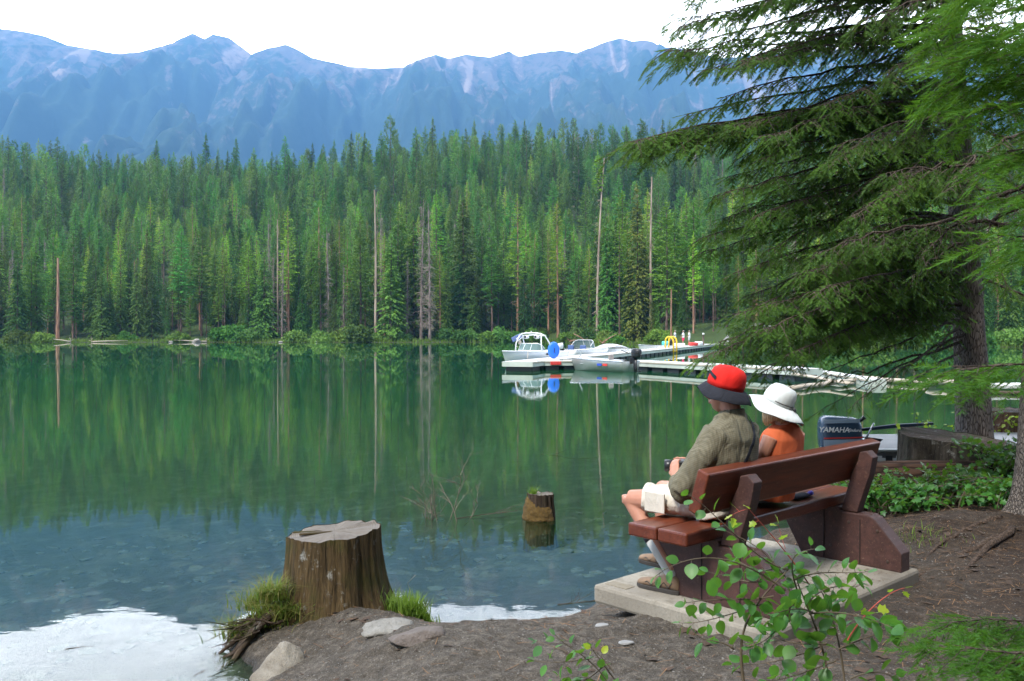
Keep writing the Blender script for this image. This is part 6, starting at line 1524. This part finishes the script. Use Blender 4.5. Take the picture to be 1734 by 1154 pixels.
def m_leaf(name, a, b, tr):
    q = NT(name); v = q.coord('Object'); n1 = q.noise(v, 9, 3); n2 = q.noise(v, 70, 3)
    c = q.mix(q.rng(n1, .35, .65), a, b); c = q.mix(q.math('MULTIPLY', n2, .25), c, tuple(x*.5 for x in a))
    s = q.bsdf(c, .42, q.bump(n2, .25, .002), Specular_IOR_Level=.4); t = q.n('ShaderNodeBsdfTranslucent', {0: q.mix(.5, c, (.30, .55, .03))}).outputs[0]
    return q.done(q.n('ShaderNodeMixShader', {0: tr, 1: s, 2: t}).outputs[0])
M_LEAF = m_leaf('leaf_green', (.028, .115, .030), (.085, .26, .035), .38)
M_LEAFY = m_leaf('leaf_yellow', (.30, .42, .03), (.50, .55, .06), .45)
M_LEAFSHADE = m_leaf('leaf_shaded', (.014, .058, .012), (.050, .15, .020), .35)  # leaf green darkened in the colour for bushes in tree shade
M_STEM = simple('stem', (.10, .075, .045), .7, .3, 20); M_STEMR = simple('red_stem', (.42, .07, .045), .6, .2, 20)
T_OV = leaf_template(); T_LB = leaf_template(True)
def stem_px(mb, L_, pts_, Y0, Y1, r, rg, leaf=(.035, .055), step=.026, start=.15, prob=1.0):
    P = [PY(px, py, Y0+(Y1-Y0)*i/(len(pts_)-1)) for i, (px, py) in enumerate(pts_)]; C = bez(P, 18) if len(P) > 2 else [P[0].lerp(P[1], i/18) for i in range(19)]
    mb.tube(C, [r*(1-.7*i/18) for i in range(19)], 6, False); tot = sum((C[i+1]-C[i]).length for i in range(18)); d = tot*start; k = rg.randint(0, 1)
    while d < tot:
        f = d/tot*18; i = min(int(f), 17); p = C[i].lerp(C[i+1], f-i); T = (C[i+1]-C[i]).normalized(); k += 1
        if rg.random() < prob:
            S_ = T.cross(Vector((rg.gauss(0, .3), -1, rg.gauss(0, .3)))).normalized(); dd = (T*.55+S_*(1 if k % 2 else -1)*.8+Vector((rg.gauss(0, .25), rg.gauss(-.1, .35), rg.gauss(-.05, .25)))).normalized()
            pet = p+dd*.012; mb.tube([p, pet], .0009, 3, False); L_.append((*pet, *dd, 1.05*rg.uniform(*leaf)*(.6+.4*min(1, (tot-d)/tot*3+.3))))
        d += step*rg.uniform(.7, 1.3)
    T = (C[-1]-C[-2]).normalized(); L_.append((*C[-1], *T, leaf[0]))
    return C
rg = random.Random(31)
sh1 = thing('leafy_shrub', 'green oval leaved shrub in the foreground, rising in front of the concrete slab', 'shrub', (0, 0, 0))
mb, rd, L1, L2 = MB(), MB(), [], []
Yb = 2.75
stem_px(mb, L1, [(1300, 1400), (1262, 1154), (1243, 1100), (1236, 1062), (1290, 1010), (1335, 965)], Yb, Yb, .0065, rg, start=.6)
stem_px(mb, L1, [(1335, 965), (1290, 960), (1240, 900), (1190, 850), (1165, 838)], Yb, Yb-.1, .003, rg, (.030, .046), .036)
stem_px(mb, L1, [(1330, 1000), (1270, 955), (1200, 915), (1130, 960), (1112, 975)], Yb, Yb-.15, .003, rg, (.036, .055), .04)
stem_px(mb, L1, [(1420, 1400), (1415, 1154), (1400, 1090), (1370, 1040), (1350, 985)], Yb+.05, Yb, .0055, rg, start=.5)
stem_px(mb, L1, [(1440, 1400), (1440, 1154), (1425, 1080), (1405, 1030), (1390, 1000)], Yb, Yb+.1, .005, rg, start=.5)
for pts_, lf in (([(1310, 1010), (1260, 1020), (1200, 1012), (1160, 1022)], .045), ([(1300, 1020), (1240, 1040), (1180, 1060), (1150, 1055)], .045), ([(1340, 985), (1380, 960), (1440, 975), (1470, 968)], .045), ([(1370, 1040), (1430, 1030), (1480, 1050), (1512, 1064)], .055),
        ([(1340, 990), (1300, 940), (1290, 925), (1230, 900)], .045), ([(1350, 1000), (1330, 940), (1345, 935), (1380, 930)], .042), ([(1400, 1090), (1350, 1095), (1310, 1085), (1290, 1065)], .05), ([(1400, 1090), (1340, 1120), (1270, 1130), (1240, 1125)], .045),
        ([(1420, 1100), (1460, 1080), (1490, 1075), (1510, 1060)], .06), ([(1415, 1120), (1370, 1135), (1340, 1150), (1300, 1154)], .05), ([(1440, 1150), (1480, 1130), (1500, 1140), (1530, 1154)], .045), ([(1290, 985), (1250, 990), (1230, 970), (1195, 970)], .042),
        ([(1380, 1040), (1350, 1020), (1320, 1040), (1290, 1045)], .05), ([(1370, 1020), (1400, 980), (1440, 1000), (1460, 990)], .05), ([(1320, 960), (1280, 975), (1270, 960), (1240, 945)], .045), ([(1243, 1100), (1220, 1080), (1190, 1090), (1180, 1075)], .045), ([(1340, 1010), (1330, 1060), (1300, 1090), (1270, 1095)], .05)):
    stem_px(mb, L1, pts_, Yb, Yb+rg.uniform(-.3, .25), .0026, rg, (lf*.75, lf*1.15), .024, .05)
stem_px(rd, L2, [(1370, 990), (1330, 930), (1300, 900), (1268, 862)], Yb, Yb-.1, .0025, rg, (.024, .036), .09, .5)
stem_px(rd, L2, [(1268, 862), (1250, 866), (1240, 872)], Yb-.1, Yb-.1, .0012, rg, (.028, .036), .03, .5); stem_px(rd, L2, [(1330, 930), (1320, 900), (1318, 888)], Yb, Yb, .001, rg, (.032, .036), .1, .9)
stem_px(rd, L2, [(1435, 1085), (1460, 1040), (1500, 1002), (1532, 996)], Yb, Yb, .0028, rg, (.026, .036), .05, .3)
mb.build('stems', M_STEM, sh1, True); rd.build('red_stems', M_STEMR, sh1, True); stamp_leaves('leaves', L1, T_OV, M_LEAF, sh1, 4, .7); stamp_leaves('yellow_leaves', L2, T_LB, M_LEAFY, sh1, 5, .4)
sh2 = thing('leafy_shrub', 'small leafy plant at the bottom edge, on the soil left of the foreground shrub', 'shrub', (0, 0, 0))
mb, L1, L2 = MB(), [], []
for pts_, lf in (([(1075, 1290), (1050, 1150), (1010, 1115), (960, 1100), (940, 1075)], .045), ([(1060, 1200), (1020, 1140), (970, 1140), (935, 1154)], .04), ([(1040, 1150), (1010, 1110), (1000, 1095)], .04), ([(1000, 1115), (950, 1125), (905, 1120)], .045), ([(960, 1105), (925, 1090), (908, 1088)], .045), ([(1020, 1130), (990, 1160), (950, 1165)], .045)):
    stem_px(mb, L1, pts_, 3.3, 3.3+rg.uniform(-.15, .15), .003, rg, (lf*.7, lf*1.1), .035, .3)
stem_px(mb, L2, [(1040, 1140), (1015, 1105), (1000, 1098)], 3.25, 3.25, .002, rg, (.03, .04), .04, .5)
mb.build('stems', M_STEM, sh2, True); stamp_leaves('leaves', L1, T_OV, M_LEAF, sh2, 6, .7); stamp_leaves('young_leaves', L2, T_OV, M_LEAFY, sh2, 6, .7)
def leafy(name, label, c, W, H, D_, nst, leaf, seed, m, dens=1.0, T=T_LB, lean=0):
    t = thing(name, label, 'shrub', c); rg = random.Random(seed); mb = MB(); L_ = []
    for i in range(nst):
        bx = rg.gauss(0, W*.22); by = rg.gauss(0, D_*.22); tx = bx*1.3+rg.uniform(-W*.5, W*.5)+lean; ty = by*1.3+rg.uniform(-D_*.5, D_*.5); h_ = H*rg.uniform(.45, 1.1)
        C = bez([(bx, by, -.05), (bx*.9+tx*.1, by*.9+ty*.1, h_*.8), (tx*.6+bx*.4, ty*.6+by*.4, h_*1.15), (tx, ty, h_*.85)], 12); mb.tube(C, [.006*(1-.75*k/12) for k in range(13)], 5, False)
        for k in range(3, 13):
            for q_ in range(int(1+dens*rg.random()*3.4)):
                dd = Vector((rg.gauss(0, 1), rg.gauss(-.3, 1), rg.gauss(.1, .6))).normalized(); p = C[k]+dd*rg.uniform(.01, .07); L_.append((*p, *dd, leaf*rg.uniform(.6, 1.25)))
    mb.build('stems', M_STEM, t, True); stamp_leaves('leaves', L_, T, m, t, seed, .8); return t
zg = gz(4.0, 8.0)
leafy('currant_bush', 'dense dark green bush in front of the old lichen covered stump', (4.15, 8.15, zg), 1.9, .34, .7, 70, .05, 3, M_LEAFSHADE, 1.0)
leafy('currant_bush', 'lower light green leaves right beside the far bench support', (3.35, 7.95, gz(3.35, 7.95)), .75, .30, .4, 34, .052, 5, M_LEAF, 1.1)
leafy('currant_bush', 'leafy green shoots spreading at the foot of the dark bush on the right', (4.2, 7.6, gz(4.2, 7.6)), 1.1, .24, .3, 22, .055, 6, M_LEAF, 1.1)
leafy('currant_bush', 'shaded leafy bush behind the flared trunk at the right edge', (5.0, 8.6, gz(5.0, 8.6)), 1.0, .5, .7, 60, .055, 7, M_LEAFSHADE, 1.2)
leafy('lakeside_shrub', 'thin grey twiggy shrub with a few yellow green leaves left of the big trunk', (5.35, 11.4, .05), .8, 1.05, .4, 16, .05, 8, M_LEAFY, .15, T_OV)
leafy('lakeside_shrub', 'yellow green shrub growing over the far stump at the right edge', (7.2, 12.9, .1), 1.0, .85, .4, 20, .06, 9, M_LEAFY, .5, T_OV)
# --- old stump, log, further stump
stump('tree_stump', 'old grey lichen covered stump behind the far end of the bench', (4.68, 9.35), gz(4.6, 9.3)-.05, .70, .66, .60, .08, 15, m_stump('stump_lichen', (.012, .010, .007), (.10, .085, .068), (.045, .05, .028)), (-.10, .05), .8, notch=.26, ntop=M_STUMPD)
stump('tree_stump', 'reddish broken stump across the water at the right edge, half hidden by yellow green leaves', (7.55, 13.3), .0, .92, .55, .45, .06, 19, m_stump('stump_red', (.06, .03, .018), (.20, .11, .07), (.05, .06, .02)), (0, 0), 1, notch=.14, ntop=M_STUMPD)
b = MB(); V = []; n = 40
for j in range(41):
    x = -1.35+2.7*j/40
    for k in range(n):
        a = 2*math.pi*k/n; r = .265+.02*mnoise.noise(Vector((x*1.3, math.cos(a)*1.2, math.sin(a)*1.2)))+.014*mnoise.noise(Vector((x*2.2, math.cos(a)*7, math.sin(a)*7))); V.append((x, r*math.cos(a), r*math.sin(a)))
b.add(V, [(j*n+k, j*n+(k+1) % n, (j+1)*n+(k+1) % n, (j+1)*n+k) for j in range(40) for k in range(n)]+[tuple(range(n))[::-1], tuple(40*n+k for k in range(n))])
o = b.build('fallen_log', m_bark('rotten_log', (.012, .007, .005), (.06, .032, .020), (1.2, 7, 7), .02), None, True); o.location = (4.25, 8.75, .56); o.rotation_euler.z = R(4); tag(o, 'thick rotten brown log lying below the old stump, behind the bush', 'log')
# exposed roots at the right
M_ROOT = m_bark('root_bark', (.03, .02, .014), (.09, .062, .045), (20, 20, 20), .01)
rg = random.Random(6)
for i, (a, m_, e, r) in enumerate((((1700, 905), (1620, 925), (1545, 950), .035), ((1715, 900), (1650, 930), (1590, 985), .03), ((1690, 890), (1620, 895), (1560, 925), .028))):
    P = []
    for px, py in (a, m_, e): w_ = PZ(px, py, .55); P.append(Vector((w_.x, w_.y, gz(w_.x, w_.y)+.0)))
    C = bez(P, 12); C = [p+Vector((rg.gauss(0, .01), rg.gauss(0, .01), -r*.45+rg.gauss(0, .004))) for p in C]
    o = MB().tube(C, [r*(1-.7*k/12) for k in range(13)], 8).build('root', M_ROOT, None, True); tag(o, ['surface root running left from the right edge trunk', 'surface root running towards the viewer from the right edge trunk', 'thin upper surface root beside the dark bush'][i], 'root')

# --- unseen wood behind and right of the viewer, added to shade the near shore
me = bpy.data.meshes.new('shade_wood'); rg = np.random.default_rng(5); SP = []
for i in range(150):
    a = rg.uniform(-2.9, .28); r = rg.uniform(6.5, 26); x, y = 3+r*math.cos(a), 1+r*math.sin(a)
    if x < -6-.3*abs(y) or (y > 0 and x < 9+y*.62) or float(sdist(np.array([[x]]), np.array([[y]]))[0, 0]) < .8: continue
    SP.append((x, y, .3))
me.from_pydata(SP, [], []); o = bpy.data.objects.new('shade_wood', me); COL.objects.link(o)
g = bpy.data.node_groups.new('shade_wood', 'GeometryNodeTree'); g.interface.new_socket('Geometry', in_out='INPUT', socket_type='NodeSocketGeometry'); g.interface.new_socket('Geometry', in_out='OUTPUT', socket_type='NodeSocketGeometry')
N = g.nodes; gi = N.new('NodeGroupInput'); go = N.new('NodeGroupOutput'); jj = N.new('GeometryNodeJoinGeometry')
for ob in FIRST['fir0']:
    oi = N.new('GeometryNodeObjectInfo'); oi.inputs['Object'].default_value = ob; g.links.new(oi.outputs['Geometry'], jj.inputs[0])
g2i = N.new('GeometryNodeGeometryToInstance'); g.links.new(jj.outputs[0], g2i.inputs[0]); iop = N.new('GeometryNodeInstanceOnPoints'); g.links.new(gi.outputs[0], iop.inputs['Points']); g.links.new(g2i.outputs[0], iop.inputs['Instance']); iop.inputs['Scale'].default_value = (.7, .7, .7); g.links.new(iop.outputs[0], go.inputs[0])
o.modifiers.new('shade_wood', 'NODES').node_group = g; tag(o, 'unseen conifer wood added for shade behind and beside the viewer', 'wood', None, 'stuff')
